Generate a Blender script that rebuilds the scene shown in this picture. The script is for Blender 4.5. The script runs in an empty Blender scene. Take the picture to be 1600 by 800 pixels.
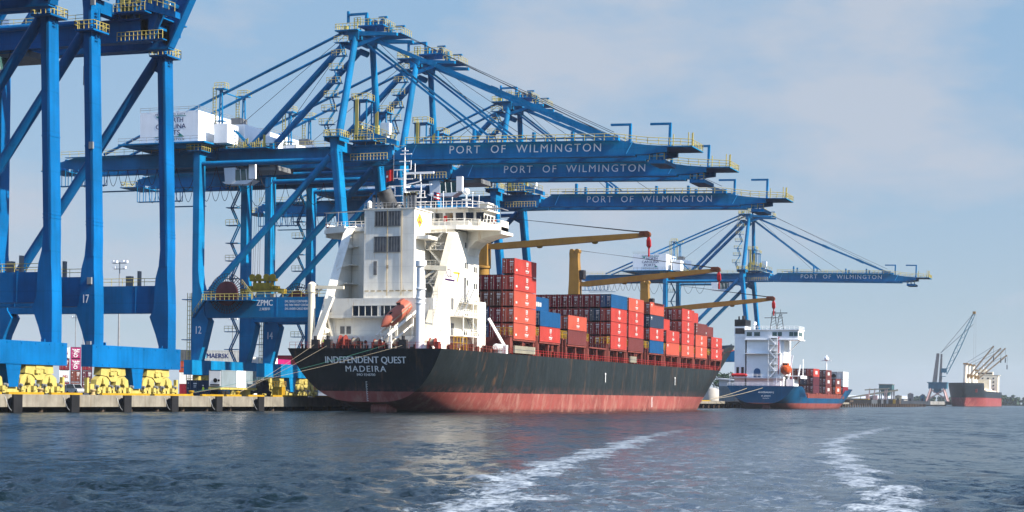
import bpy, bmesh, math, random
import numpy as np
from mathutils import Vector, Matrix
random.seed(7); RNG = np.random.default_rng(11)
S = bpy.context.scene; COL = S.collection
R = math.radians
# ---------------------------------------------------------------- camera, sky, sun, exposure
F_PX, HOR, ROLL, CAM_H = 2750.0, 621.0, 0.0125, 2.8     # focal length and horizon of the 1600 px photograph
YAW = math.atan(1012/F_PX)                              # the quay runs along +Y, water to +X
cam = bpy.data.cameras.new('camera'); cam_o = bpy.data.objects.new('camera', cam); COL.objects.link(cam_o)
cam.sensor_width = 36; cam.lens = 36*F_PX/1600; cam.shift_y = (HOR-400)/1600
cam.clip_start = 1; cam.clip_end = 20000
cam_o.matrix_world = Matrix.Translation((0, 0, CAM_H)) @ Matrix.Rotation(YAW, 4, 'Z') @ Matrix.Rotation(R(90), 4, 'X') @ Matrix.Rotation(ROLL, 4, 'Z')
S.camera = cam_o
SUN_EL, SUN_AZ = 37.0, -5.0                              # azimuth from +X towards +Y
w = bpy.data.worlds.new('World'); S.world = w; w.use_nodes = True
nt = w.node_tree; nt.nodes.clear()
def N(t, kind, **kw):
    n = t.nodes.new(kind)
    for k, v in kw.items():
        if k.startswith('in_'):
            key = k[3:]; n.inputs[int(key) if key.isdigit() else key].default_value = v
        else: setattr(n, k, v)
    return n
sky = N(nt, 'ShaderNodeTexSky', sky_type='NISHITA', sun_disc=False, sun_elevation=R(SUN_EL), sun_rotation=R(90-SUN_AZ),
        air_density=1.0, dust_density=0.6, ozone_density=2.0, altitude=0)
tc = N(nt, 'ShaderNodeTexCoord'); mp = N(nt, 'ShaderNodeMapping'); mp.inputs['Scale'].default_value = (1, 1, 2.6)
nt.links.new(tc.outputs['Generated'], mp.inputs['Vector'])
cn = N(nt, 'ShaderNodeTexNoise', in_Scale=5.5, in_Detail=9.0, in_Roughness=0.58); nt.links.new(mp.outputs[0], cn.inputs['Vector'])
cr = N(nt, 'ShaderNodeValToRGB'); cr.color_ramp.elements[0].position = .46; cr.color_ramp.elements[1].position = .64
cr.color_ramp.elements[1].color = (.85, .85, .85, 1)
nt.links.new(cn.outputs['Fac'], cr.inputs[0])
tint = N(nt, 'ShaderNodeMix', data_type='RGBA', blend_type='MULTIPLY'); tint.inputs[0].default_value = 1.0
tint.inputs['B'].default_value = (.86, .98, 1.12, 1)
nt.links.new(sky.outputs[0], tint.inputs['A'])
cm = N(nt, 'ShaderNodeMix', data_type='RGBA'); nt.links.new(cr.outputs[0], cm.inputs[0])
cm.inputs['B'].default_value = (1.08, 1.20, 1.40, 1)
# pale summer haze low over the horizon
sep = N(nt, 'ShaderNodeSeparateXYZ'); nt.links.new(tc.outputs['Generated'], sep.inputs[0])
lowr = N(nt, 'ShaderNodeValToRGB'); lowr.color_ramp.elements[0].position = 0.0; lowr.color_ramp.elements[0].color = (.645/8, .79/8, .965/8, 1)
lowr.color_ramp.elements[1].position = .22; lowr.color_ramp.elements[1].color = (.53/8, .83/8, 1.14/8, 1)
nt.links.new(sep.outputs[2], lowr.inputs[0])
l8 = N(nt, 'ShaderNodeMix', data_type='RGBA', blend_type='MULTIPLY'); l8.inputs[0].default_value = 1.0; l8.inputs['B'].default_value = (8, 8, 8, 1); l8.clamp_result = False
nt.links.new(lowr.outputs[0], l8.inputs['A'])
lf = N(nt, 'ShaderNodeMapRange'); lf.inputs[1].default_value = .24; lf.inputs[2].default_value = .60; lf.inputs[3].default_value = .93; lf.inputs[4].default_value = .0
nt.links.new(sep.outputs[2], lf.inputs[0])
lm = N(nt, 'ShaderNodeMix', data_type='RGBA'); nt.links.new(lf.outputs[0], lm.inputs[0]); nt.links.new(tint.outputs['Result'], lm.inputs['A']); nt.links.new(l8.outputs['Result'], lm.inputs['B'])
nt.links.new(lm.outputs['Result'], cm.inputs['A'])
bg = N(nt, 'ShaderNodeBackground'); bg.inputs[1].default_value = 0.15
wo = N(nt, 'ShaderNodeOutputWorld'); nt.links.new(cm.outputs['Result'], bg.inputs[0]); nt.links.new(bg.outputs[0], wo.inputs[0])
sun = bpy.data.lights.new('sun', 'SUN'); sun.energy = 3.4; sun.angle = R(.5); sun.color = (1, .93, .82)
sun_o = bpy.data.objects.new('sun', sun); COL.objects.link(sun_o)
sd = Vector((math.cos(R(SUN_EL))*math.cos(R(SUN_AZ)), math.cos(R(SUN_EL))*math.sin(R(SUN_AZ)), math.sin(R(SUN_EL))))
sun_o.rotation_euler = sd.to_track_quat('Z', 'Y').to_euler(); sun_o.location = (0, 0, 150)
S.view_settings.view_transform = 'Standard'; S.view_settings.look = 'None'
S.view_settings.exposure = 1.68; S.view_settings.gamma = 1.0; S.view_settings.use_curve_mapping = False
S.render.engine = 'CYCLES'
S.cycles.use_denoising = True
try:
    S.cycles.denoiser = 'OPENIMAGEDENOISE'; S.cycles.denoising_input_passes = 'RGB_ALBEDO_NORMAL'; S.cycles.denoising_prefilter = 'ACCURATE'
except Exception: pass
S.cycles.max_bounces = 6; S.cycles.diffuse_bounces = 2; S.cycles.glossy_bounces = 3; S.cycles.volume_bounces = 0
S.cycles.transparent_max_bounces = 6; S.cycles.caustics_reflective = False; S.cycles.caustics_refractive = False
S.cycles.sample_clamp_indirect = 4.0

def at(px, py, X=None, Y=None, Z=None):
    """a point of the place seen at a pixel of the photograph, on the plane X, Y or Z = const"""
    dx, dy = px-800, py-HOR
    a = (dx*math.cos(ROLL)+dy*math.sin(ROLL))/F_PX; b = -(dy*math.cos(ROLL)-dx*math.sin(ROLL))/F_PX
    c, s = math.cos(YAW), math.sin(YAW)
    d = (a*c-s, a*s+c, b)
    k = X/d[0] if X is not None else (Y/d[1] if Y is not None else (Z-CAM_H)/d[2])
    return Vector((k*d[0], k*d[1], CAM_H+k*d[2]))

# ---------------------------------------------------------------- materials
def mixc(t, fac, a, b, blend='MIX'):
    m = N(t, 'ShaderNodeMix', data_type='RGBA', blend_type=blend)
    for sock, v in ((m.inputs[0], fac), (m.inputs['A'], a), (m.inputs['B'], b)):
        if hasattr(v, 'links'): t.links.new(v, sock)
        elif isinstance(v, (int, float)): sock.default_value = v
        else: sock.default_value = (*v[:3], 1)
    return m.outputs['Result']
def ramp(t, fac, p0, p1):
    r = N(t, 'ShaderNodeMapRange'); r.inputs['From Min'].default_value = p0; r.inputs['From Max'].default_value = p1
    r.clamp = True; t.links.new(fac, r.inputs[0]); return r.outputs[0]
def wnoise(t, scale, detail=4, stretch=(1, 1, 1), rough=.55):
    g = N(t, 'ShaderNodeNewGeometry'); m = N(t, 'ShaderNodeMapping'); m.inputs['Scale'].default_value = stretch
    t.links.new(g.outputs['Position'], m.inputs[0])
    n = N(t, 'ShaderNodeTexNoise', in_Scale=scale, in_Detail=float(detail), in_Roughness=rough); t.links.new(m.outputs[0], n.inputs['Vector'])
    return n.outputs['Fac']
def math1(t, op, a, b=0.0):
    m = N(t, 'ShaderNodeMath', operation=op)
    for i, v in enumerate((a, b)):
        if hasattr(v, 'links'): t.links.new(v, m.inputs[i])
        else: m.inputs[i].default_value = v
    return m.outputs[0]
MATS = {}; DIM = .68
def paint(name, col, rough=.5, metal=0.0, var=.22, scale=.35, streak=.0, rust=.0, rustcol=(.22, .085, .03), bump=0.0, spec=.15, grime=(.6, .55, .5), seam=0.0):
    if name in MATS: return MATS[name]
    if max(col) < .7: col = tuple(c*DIM for c in col); rustcol = tuple(c*DIM for c in rustcol)
    m = bpy.data.materials.new(name); m.use_nodes = True; t = m.node_tree
    b = t.nodes['Principled BSDF']; b.inputs['Roughness'].default_value = rough; b.inputs['Metallic'].default_value = metal
    b.inputs['Specular IOR Level'].default_value = spec
    lo = tuple(c*(1-var) for c in col); hi = tuple(min(1, c*(1+var*.55)) for c in col)
    c = mixc(t, ramp(t, wnoise(t, scale, 6), .3, .7), lo, hi)
    if streak:
        f = ramp(t, wnoise(t, 1.0, 5, (1.0, 1.0, .07), .65), .48, .75)
        c = mixc(t, math1(t, 'MULTIPLY', f, streak), c, tuple(a*g for a, g in zip(col, grime)))
    if seam:
        g = N(t, 'ShaderNodeNewGeometry'); sx = N(t, 'ShaderNodeSeparateXYZ'); t.links.new(g.outputs['Position'], sx.inputs[0])
        fr = math1(t, 'FRACT', math1(t, 'MULTIPLY', sx.outputs[2], 1/seam)); c = mixc(t, math1(t, 'MULTIPLY', ramp(t, fr, .05, .0), .3), c, tuple(a*.45 for a in col))
    if rust:
        f = ramp(t, wnoise(t, .9, 6, (1.2, 1.2, .16), .7), .60, .70)
        c = mixc(t, math1(t, 'MULTIPLY', f, rust), c, rustcol)
    t.links.new(c, b.inputs['Base Color'])
    rr = N(t, 'ShaderNodeMapRange'); rr.inputs[3].default_value = max(.05, rough-.12); rr.inputs[4].default_value = min(1, rough+.15)
    t.links.new(wnoise(t, scale*3, 3), rr.inputs[0]); t.links.new(rr.outputs[0], b.inputs['Roughness'])
    if bump:
        bp = N(t, 'ShaderNodeBump', in_Strength=bump, in_Distance=.05); t.links.new(wnoise(t, 3, 4), bp.inputs['Height']); t.links.new(bp.outputs[0], b.inputs['Normal'])
    MATS[name] = m; return m
M = dict(
    blue=paint('deep blue paint', (.0004, .150, .415), .5, spec=.08, streak=.6, var=.3, scale=.16, seam=5.6),
    blue2=paint('weathered blue paint', (.001, .225, .50), .6, spec=.08, streak=.65, var=.36, scale=.18, seam=4.9, rust=.2, rustcol=(.06, .09, .14)),
    yellow=paint('yellow rail paint', (.56, .46, .13), .55, var=.2),
    yellow2=paint('bogie yellow paint', (.60, .49, .14), .5, var=.22, scale=.9, streak=.35, rust=.25, rustcol=(.25, .16, .05)),
    kerb=paint('kerb yellow paint', (.50, .29, .012), .6, var=.3, streak=.3),
    white=paint('ship white paint', (.80, .76, .665), .5, var=.12, streak=.6, rust=.65, seam=2.8, rustcol=(.50, .34, .16), grime=(.8, .76, .68)),
    cleanwhite=paint('white paint', (.82, .82, .81), .5, var=.06, streak=.12),
    house=paint('machinery house white', (.78, .80, .82), .5, var=.05, streak=.15),
    cream=paint('cream paint', (.74, .66, .50), .5, var=.15, streak=.4, rust=.5, rustcol=(.36, .19, .07)),
    glass=paint('dark window glass', (.012, .016, .02), .08, var=.1, spec=.8),
    glassg=paint('green tinted glass', (.05, .13, .12), .08, var=.3, spec=.8),
    black=paint('black paint', (.012, .012, .014), .55),
    soot=paint('sooty dark grey paint', (.10, .10, .10), .6, var=.5, scale=.8),
    grey=paint('galvanised grey', (.36, .37, .38), .5, var=.2, metal=.2),
    dark=paint('dark machinery', (.045, .042, .045), .6, var=.4, scale=1.2),
    louvre=paint('louvre grey', (.20, .20, .20), .6, var=.5, scale=.8, streak=.6),
    rubber=paint('fender rubber', (.02, .02, .022), .8, var=.4),
    rope=paint('rope cream', (.45, .38, .27), .9), ropeg=paint('rope green', (.05, .20, .15), .9),
    orange=paint('deck crane orange', (.43, .235, .05), .5, var=.15, streak=.45, rust=.5, rustcol=(.25, .09, .03), scale=.5),
    lifeo=paint('lifeboat orange', (.52, .15, .095), .45, var=.15), lifeo2=paint('bright lifeboat orange', (.55, .085, .012), .45, var=.1),
    redox=paint('deck red oxide', (.30, .055, .04), .65, var=.4, scale=.8, rust=.4),
    redsteel=paint('hatch red brown', (.24, .06, .045), .65, var=.35, scale=.6, streak=.3, rust=.3),
    firered=paint('fire red', (.55, .02, .02), .45), hivis=paint('high visibility yellow', (.55, .80, .05), .7),
    skin=paint('skin', (.45, .27, .19), .6), navy=paint('navy cloth', (.02, .025, .05), .8),
    steel=paint('grey steel', (.22, .23, .24), .5, var=.25), beige=paint('faded canvas', (.42, .38, .28), .8, var=.3),
    lettering=paint('white lettering', (.80, .80, .78), .5, var=.05), ink=paint('navy lettering', (.015, .03, .16), .5, var=.05),
    green=paint('teal lettering', (.02, .30, .24), .5, var=.05), gold=paint('amber marking', (.80, .42, .04), .5, var=.05),
    purple=paint('plum lettering', (.06, .015, .09), .5, var=.05),
    asphalt=paint('yard asphalt', (.10, .10, .10), .85, var=.3, scale=.1),
    reelred=paint('cable drum', (.10, .03, .04), .7, var=.4),
    ltred=paint('red funnel mark', (.5, .03, .03), .5),
    bark=paint('bark', (.06, .045, .035), .9),
    roof=paint('pale roof sheet', (.62, .64, .66), .5, var=.1), tank=paint('pale tank wall', (.56, .52, .46), .6, var=.15, streak=.3),
    brown=paint('rusty timber', (.10, .07, .05), .9, var=.4), galv=paint('dull jetty concrete', (.30, .29, .27), .85, var=.3, scale=.2),
    lattice=paint('lattice blue', (.04, .17, .26), .5), mhc=paint('grey tower steel', (.24, .23, .23), .6, var=.2),
    pink=paint('pale pink steel', (.55, .36, .34), .6), tan=paint('tan boom paint', (.50, .36, .22), .6, rust=.4), logo=paint('faded white mark', (.62, .60, .57), .6), silver=paint('silver car paint', (.5, .52, .54), .3, metal=.4, var=.04), carblue=paint('grey blue car paint', (.14, .19, .24), .3, metal=.3, var=.04),
)
def cmat(key, col, rust=.15): return paint('container '+key, col, .5, var=.16, scale=.5, streak=.3, rust=rust, rustcol=(.14, .04, .02))
CM = dict(red=cmat('red', (.50, .055, .042)), coral=cmat('coral red', (.56, .10, .060)), maroon=cmat('maroon', (.25, .014, .028)),
    brown=cmat('brown', (.19, .045, .028), .35), dusty=cmat('dusty red', (.17, .040, .038)), blue=cmat('blue', (.003, .085, .235)),
    navy=cmat('dark blue', (.012, .05, .11)), slate=cmat('slate blue', (.024, .046, .09)), white=cmat('white', (.76, .76, .72), .1),
    grey=cmat('pale grey', (.50, .53, .54), .1), magenta=cmat('magenta', (.50, .018, .17), .02), dgrey=cmat('dark grey', (.11, .12, .13)),
    reefer=cmat('reefer grey', (.26, .32, .35), .1), plum=cmat('plum', (.11, .02, .035)), ochre=cmat('orange red', (.42, .075, .03)), green=cmat('teal', (.03, .2, .22)))

# concrete of the quay wall
def concrete():
    m = paint('quay concrete', (.30, .27, .215), .9, var=.3, scale=.5, streak=.75, rust=.35, rustcol=(.20, .12, .06), bump=.4); return m
M['concrete'] = concrete()
def hullmat(name, top, bot, zline, fade, seed=0):
    top, bot = tuple(c*DIM*.66 for c in top), tuple(c*DIM for c in bot)
    m = bpy.data.materials.new(name); m.use_nodes = True; t = m.node_tree; b = t.nodes['Principled BSDF']
    g = N(t, 'ShaderNodeNewGeometry'); sx = N(t, 'ShaderNodeSeparateXYZ'); t.links.new(g.outputs['Position'], sx.inputs[0]); z = sx.outputs[2]
    st = wnoise(t, .9, 6, (1.0, 1.0, .05), .65); big = wnoise(t, .12, 5, (1, 1, 1)); fine = wnoise(t, .8, 8, (1, 1, .7), .7)
    c1 = mixc(t, ramp(t, big, .3, .7), tuple(c*.72 for c in top), tuple(c*1.25 for c in top))
    c1 = mixc(t, math1(t, 'MULTIPLY', ramp(t, st, .5, .72), .5*fade), c1, tuple(min(1, c*1.8+.005) for c in top))
    c1 = mixc(t, math1(t, 'MULTIPLY', ramp(t, wnoise(t, .55, 6, (1, 1, .08), .7), .57, .70), .65*fade), c1, (.12, .06, .03))
    pl = math1(t, 'FRACT', math1(t, 'MULTIPLY', z, .42))
    c1 = mixc(t, math1(t, 'MULTIPLY', ramp(t, pl, .035, .0), .35), c1, tuple(c*.5 for c in top))
    c2 = mixc(t, ramp(t, big, .35, .68), tuple(c*.75 for c in bot), tuple(min(1, c*1.15) for c in bot))
    low = math1(t, 'MULTIPLY', ramp(t, fine, .50, .62), ramp(t, z, zline*.75, zline*.2))
    c2 = mixc(t, math1(t, 'MULTIPLY', low, .75*fade), c2, (.30, .14, .11))
    c2 = mixc(t, math1(t, 'MULTIPLY', ramp(t, st, .52, .75), .4), c2, tuple(c*.55 for c in bot))
    zl = math1(t, 'ADD', zline-.06, math1(t, 'MULTIPLY', fine, .12))
    c2 = mixc(t, ramp(t, z, .75, .15), c2, (.10, .035, .03))
    edge = ramp(t, z, zline+1.6, zline); c1 = mixc(t, math1(t, 'MULTIPLY', math1(t, 'MULTIPLY', edge, ramp(t, fine, .45, .65)), .4*fade), c1, tuple(c*.6+.05 for c in bot))
    c2 = mixc(t, math1(t, 'MULTIPLY', ramp(t, wnoise(t, .5, 7, (1, 1, .35), .7), .50, .64), .75*fade), c2, (.33, .16, .125))
    c = mixc(t, math1(t, 'GREATER_THAN', z, zl), c2, c1)
    t.links.new(c, b.inputs['Base Color']); b.inputs['Specular IOR Level'].default_value = .10
    rr = N(t, 'ShaderNodeMapRange'); rr.inputs[3].default_value = .35; rr.inputs[4].default_value = .65; t.links.new(fine, rr.inputs[0]); t.links.new(rr.outputs[0], b.inputs['Roughness'])
    bp = N(t, 'ShaderNodeBump', in_Strength=.22, in_Distance=.25); t.links.new(wnoise(t, .28, 3), bp.inputs['Height']); t.links.new(bp.outputs[0], b.inputs['Normal'])
    return m
M['hull'] = hullmat('green grey hull paint', (.030, .040, .043), (.40, .105, .088), 3.55, 1.0)
M['hullb'] = hullmat('blue hull paint', (.002, .115, .27), (.30, .07, .06), 2.0, .5)
M['hullk'] = hullmat('dark bulk carrier hull paint', (.02, .033, .045), (.34, .05, .05), 7.6, .7)

# ---------------------------------------------------------------- mesh collector and object helpers
class MB:
    def __init__(s): s.v = []; s.f = []; s.m = []; s.cur = 0
    def add(s, vs, fs):
        o = len(s.v); s.v += [tuple(p) for p in vs]; s.f += [tuple(i+o for i in f) for f in fs]; s.m += [s.cur]*len(fs); return s
    def bx(s, x0, x1, y0, y1, z0, z1):
        return s.add([(x0,y0,z0),(x1,y0,z0),(x1,y1,z0),(x0,y1,z0),(x0,y0,z1),(x1,y0,z1),(x1,y1,z1),(x0,y1,z1)],
                     [(3,2,1,0),(4,5,6,7),(0,1,5,4),(1,2,6,5),(2,3,7,6),(3,0,4,7)])
    def loft(s, secs, cap=True):
        n = len(secs[0]); vs = [p for q in secs for p in q]; fs = []
        for k in range(len(secs)-1):
            for i in range(n):
                j = (i+1) % n; fs.append((k*n+i, k*n+j, (k+1)*n+j, (k+1)*n+i))
        if cap: fs += [tuple(range(n-1, -1, -1)), tuple(range((len(secs)-1)*n, len(secs)*n))]
        return s.add(vs, fs)
    def column(s, secs):                      # (cx, cy, z, wx, wy)
        return s.loft([[(x-a/2, y-b/2, z), (x+a/2, y-b/2, z), (x+a/2, y+b/2, z), (x-a/2, y+b/2, z)] for x, y, z, a, b in secs])
    def tube(s, p, q, r, n=8, r2=None):
        p, q = Vector(p), Vector(q); d = q-p
        if d.length < 1e-6: return s
        d.normalize(); u = d.cross(Vector((0, 0, 1)) if abs(d.z) < .95 else Vector((1, 0, 0))).normalized(); v = d.cross(u)
        r2 = r if r2 is None else r2
        ring = lambda c, rr: [c+u*(rr*math.cos(2*math.pi*i/n))+v*(rr*math.sin(2*math.pi*i/n)) for i in range(n)]
        return s.loft([ring(q, r2), ring(p, r)])
    def path(s, pts, r, n=6):
        for a, b in zip(pts[:-1], pts[1:]): s.tube(a, b, r, n)
        return s
    def bar(s, p, q, w, h):                   # rectangular bar, h is its upright size
        p, q = Vector(p), Vector(q); d = (q-p).normalized(); u = d.cross(Vector((0, 0, 1)))
        if u.length < 1e-4: u = Vector((1, 0, 0))
        u.normalize(); v = u.cross(d)
        sec = lambda c: [c-u*w/2-v*h/2, c+u*w/2-v*h/2, c+u*w/2+v*h/2, c-u*w/2+v*h/2]
        return s.loft([sec(q), sec(p)])
    def prism(s, poly, axis, a, b):           # poly in the two other axes (x: y,z  y: x,z  z: x,y)
        mk = {'x': lambda p, t: (t, p[0], p[1]), 'y': lambda p, t: (p[0], t, p[1]), 'z': lambda p, t: (p[0], p[1], t)}[axis]
        return s.loft([[mk(p, a) for p in poly], [mk(p, b) for p in poly]])
    def lathe(s, prof, c, n=16, axis='z'):
        c = Vector(c); secs = []
        for r, h in prof:
            ring = []
            for i in range(n):
                a = 2*math.pi*i/n; x, y = r*math.cos(a), r*math.sin(a)
                ring.append(c+Vector({'z': (x, y, h), 'x': (h, x, y), 'y': (y, h, x)}[axis]))
            secs.append(ring)
        return s.loft(secs)
    def ball(s, c, r, n=10, sq=(1, 1, 1)):
        c = Vector(c); secs = []
        for k in range(1, n):
            a = math.pi*k/n; secs.append([c+Vector((r*sq[0]*math.sin(a)*math.cos(2*math.pi*i/n), r*sq[1]*math.sin(a)*math.sin(2*math.pi*i/n), -r*sq[2]*math.cos(a))) for i in range(n)])
        return s.loft(secs)
    def rail(s, pts, h=1.1, sp=1.9, r=.045):
        pts = [Vector(p) for p in pts]
        for a, b in zip(pts[:-1], pts[1:]):
            L = (b-a).length; k = max(1, round(L/sp)); up = Vector((0, 0, 1))
            for i in range(k+1): s.tube(a+(b-a)*i/k, a+(b-a)*i/k+up*h, r, 4)
            for hh in (h, h*.55): s.tube(a+up*hh, b+up*hh, r*.9, 4)
        return s
    def stair(s, a, b, wdt=.9, r=.07):
        a, b = Vector(a), Vector(b); d = b-a; side = Vector((-d.y, d.x, 0))
        side = side.normalized()*wdt/2 if side.length > 1e-5 else Vector((wdt/2, 0, 0))
        for sg in (-1, 1): s.bar(a+side*sg, b+side*sg, .08, .28)
        k = max(3, int(abs(d.z)/.35))
        for i in range(k): p = a+d*(i+.5)/k; s.bar(p-side, p+side, .24, .05)
        return s
    def build(s, name, mat, parent=None, world=True, label=None, smooth=False, base=None):
        """one mesh object; world=True: vertices are world points, stored relative to the parent (or to the object's base)"""
        mats = mat if isinstance(mat, (list, tuple)) else [mat]
        org = Vector((0, 0, 0))
        if parent is not None and world: org = ORG[parent]
        if parent is None and world:
            if base is None:
                P = np.array(s.v); base = ((P[:, 0].min()+P[:, 0].max())/2, (P[:, 1].min()+P[:, 1].max())/2, P[:, 2].min())
            org = Vector(base)
        me = bpy.data.meshes.new(name); me.from_pydata([tuple(Vector(p)-org) for p in s.v], [], s.f)
        for mm in mats: me.materials.append(mm)
        if len(mats) > 1: me.polygons.foreach_set('material_index', s.m)
        bm = bmesh.new(); bm.from_mesh(me); bmesh.ops.recalc_face_normals(bm, faces=bm.faces); bm.to_mesh(me); bm.free()
        if smooth:
            me.polygons.foreach_set('use_smooth', [True]*len(me.polygons)); me.set_sharp_from_angle(angle=R(35))
        o = bpy.data.objects.new(name, me); COL.objects.link(o)
        if parent is not None: o.parent = parent
        elif world: o.location = org
        ORG[o] = org
        if label: o['label'] = label
        return o
ORG = {}
KEEP = ('lettering', 'mark', 'rope', 'bars', 'slat', 'coil', 'halyard', 'frame', 'wheels', 'antenna', 'band', 'lamp', 'window_', 'cable', 'marks', 'rib')
def pieces(mb, name, mat, parent, world=True, **k):
    """the separate pieces of a collector become parts of their own"""
    if isinstance(mat, (list, tuple)) or any(q in name for q in KEEP): return mb.build(name, mat, parent, world=world, **k)
    n = len(mb.v); par = list(range(n))
    def find(a):
        while par[a] != a: par[a] = par[par[a]]; a = par[a]
        return a
    for f in mb.f:
        for i in f[1:]: par[find(i)] = find(f[0])
    P = np.array(mb.v); roots = np.array([find(i) for i in range(n)]); boxes = []
    for r in np.unique(roots): q = P[roots == r]; boxes.append([q.min(0)-.12, q.max(0)+.12, {int(r)}])
    if len(boxes) > 400: return mb.build(name, mat, parent, world=world, **k)
    ch = True
    while ch:
        ch = False; out = []
        for b in boxes:
            hit = [o for o in out if (b[0] <= o[1]).all() and (o[0] <= b[1]).all()]
            if hit:
                ch = True
                for o in hit: b = [np.minimum(b[0], o[0]), np.maximum(b[1], o[1]), b[2] | o[2]]
                out = [o for o in out if all(o is not h for h in hit)]
            out.append(b)
        boxes = out
    if len(boxes) < 2 or len(boxes) > 80: return mb.build(name, mat, parent, world=world, **k)
    first = None
    for b in boxes:
        m = MB(); mp_ = {}
        for f in mb.f:
            if find(f[0]) in b[2]:
                for i in f:
                    if i not in mp_: mp_[i] = len(m.v); m.v.append(mb.v[i])
                m.f.append(tuple(mp_[i] for i in f)); m.m.append(0)
        o = m.build(name, mat, parent, world=world, **k); first = first or o
    return first
def tag(o, label, cat, group=None):
    o['label'] = label; o['category'] = cat
    if group: o['group'] = group
    return o
def thing(name, label, cat, loc=(0, 0, 0), group=None, rotz=0.0):
    o = bpy.data.objects.new(name, None); COL.objects.link(o); o.location = loc; o.rotation_euler = (0, 0, rotz); o.empty_display_size = .5
    ORG[o] = Vector(loc); return tag(o, label, cat, group)
def dup(root, loc=None, label=None, rotz=None):
    def cp(o, par):
        c = o.copy(); COL.objects.link(c)
        if par is not None: c.parent = par
        ORG[c] = ORG.get(o, Vector())
        for ch in o.children: cp(ch, c)
        return c
    r = cp(root, None)
    if loc is not None: r.location = loc; ORG[r] = Vector(loc)
    if rotz is not None: r.rotation_euler.z = rotz
    if label: r['label'] = label
    return r
def structure(o): o['kind'] = 'structure'; return o
def text_mb(body, c, wid, hei, face='-y', bold=.0, depth=.03, mb=None, spacing=1.0, rot=0.0):
    cu = bpy.data.curves.new('t', 'FONT'); cu.body = body; cu.size = 1; cu.align_x = 'CENTER'; cu.offset = 0; cu.extrude = 0; cu.space_character = spacing
    cu.resolution_u = 3
    ob = bpy.data.objects.new('t', cu); COL.objects.link(ob); dg = bpy.context.evaluated_depsgraph_get(); dg.update()
    me = bpy.data.meshes.new_from_object(ob.evaluated_get(dg)); bpy.data.objects.remove(ob); bpy.data.curves.remove(cu)
    P = np.array([v.co[:] for v in me.vertices]); fs = [tuple(p.vertices) for p in me.polygons]; bpy.data.meshes.remove(me)
    if len(P) == 0: return mb or MB()
    lo, hi = P.min(0), P.max(0); P[:, 0] = (P[:, 0]-(lo[0]+hi[0])/2)*(wid/max(1e-6, hi[0]-lo[0])); P[:, 1] = (P[:, 1]-(lo[1]+hi[1])/2)*(hei/max(1e-6, hi[1]-lo[1]))
    if rot: P[:, 0], P[:, 1] = P[:, 0]*math.cos(rot)-P[:, 1]*math.sin(rot), P[:, 0]*math.sin(rot)+P[:, 1]*math.cos(rot)
    c = Vector(c); mk = {'-y': lambda p: (c.x+p[0], c.y-depth, c.z+p[1]), '+x': lambda p: (c.x+depth, c.y+p[0], c.z+p[1])}[face]
    mb = mb or MB(); layers = [(0, 0)] if bold < .02 else [(0, .008), (-bold*hei*.9, .004), (bold*hei*.9, 0)]
    for dx, dd in layers:
        depth_ = depth+dd; mk = {'-y': lambda p: (c.x+p[0]+dx, c.y-depth_, c.z+p[1]), '+x': lambda p: (c.x+depth_, c.y+p[0]+dx, c.z+p[1])}[face]; mb.add([mk(p) for p in P], fs)
    return mb
Q = 2.4                                                     # quay level above the water
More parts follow.
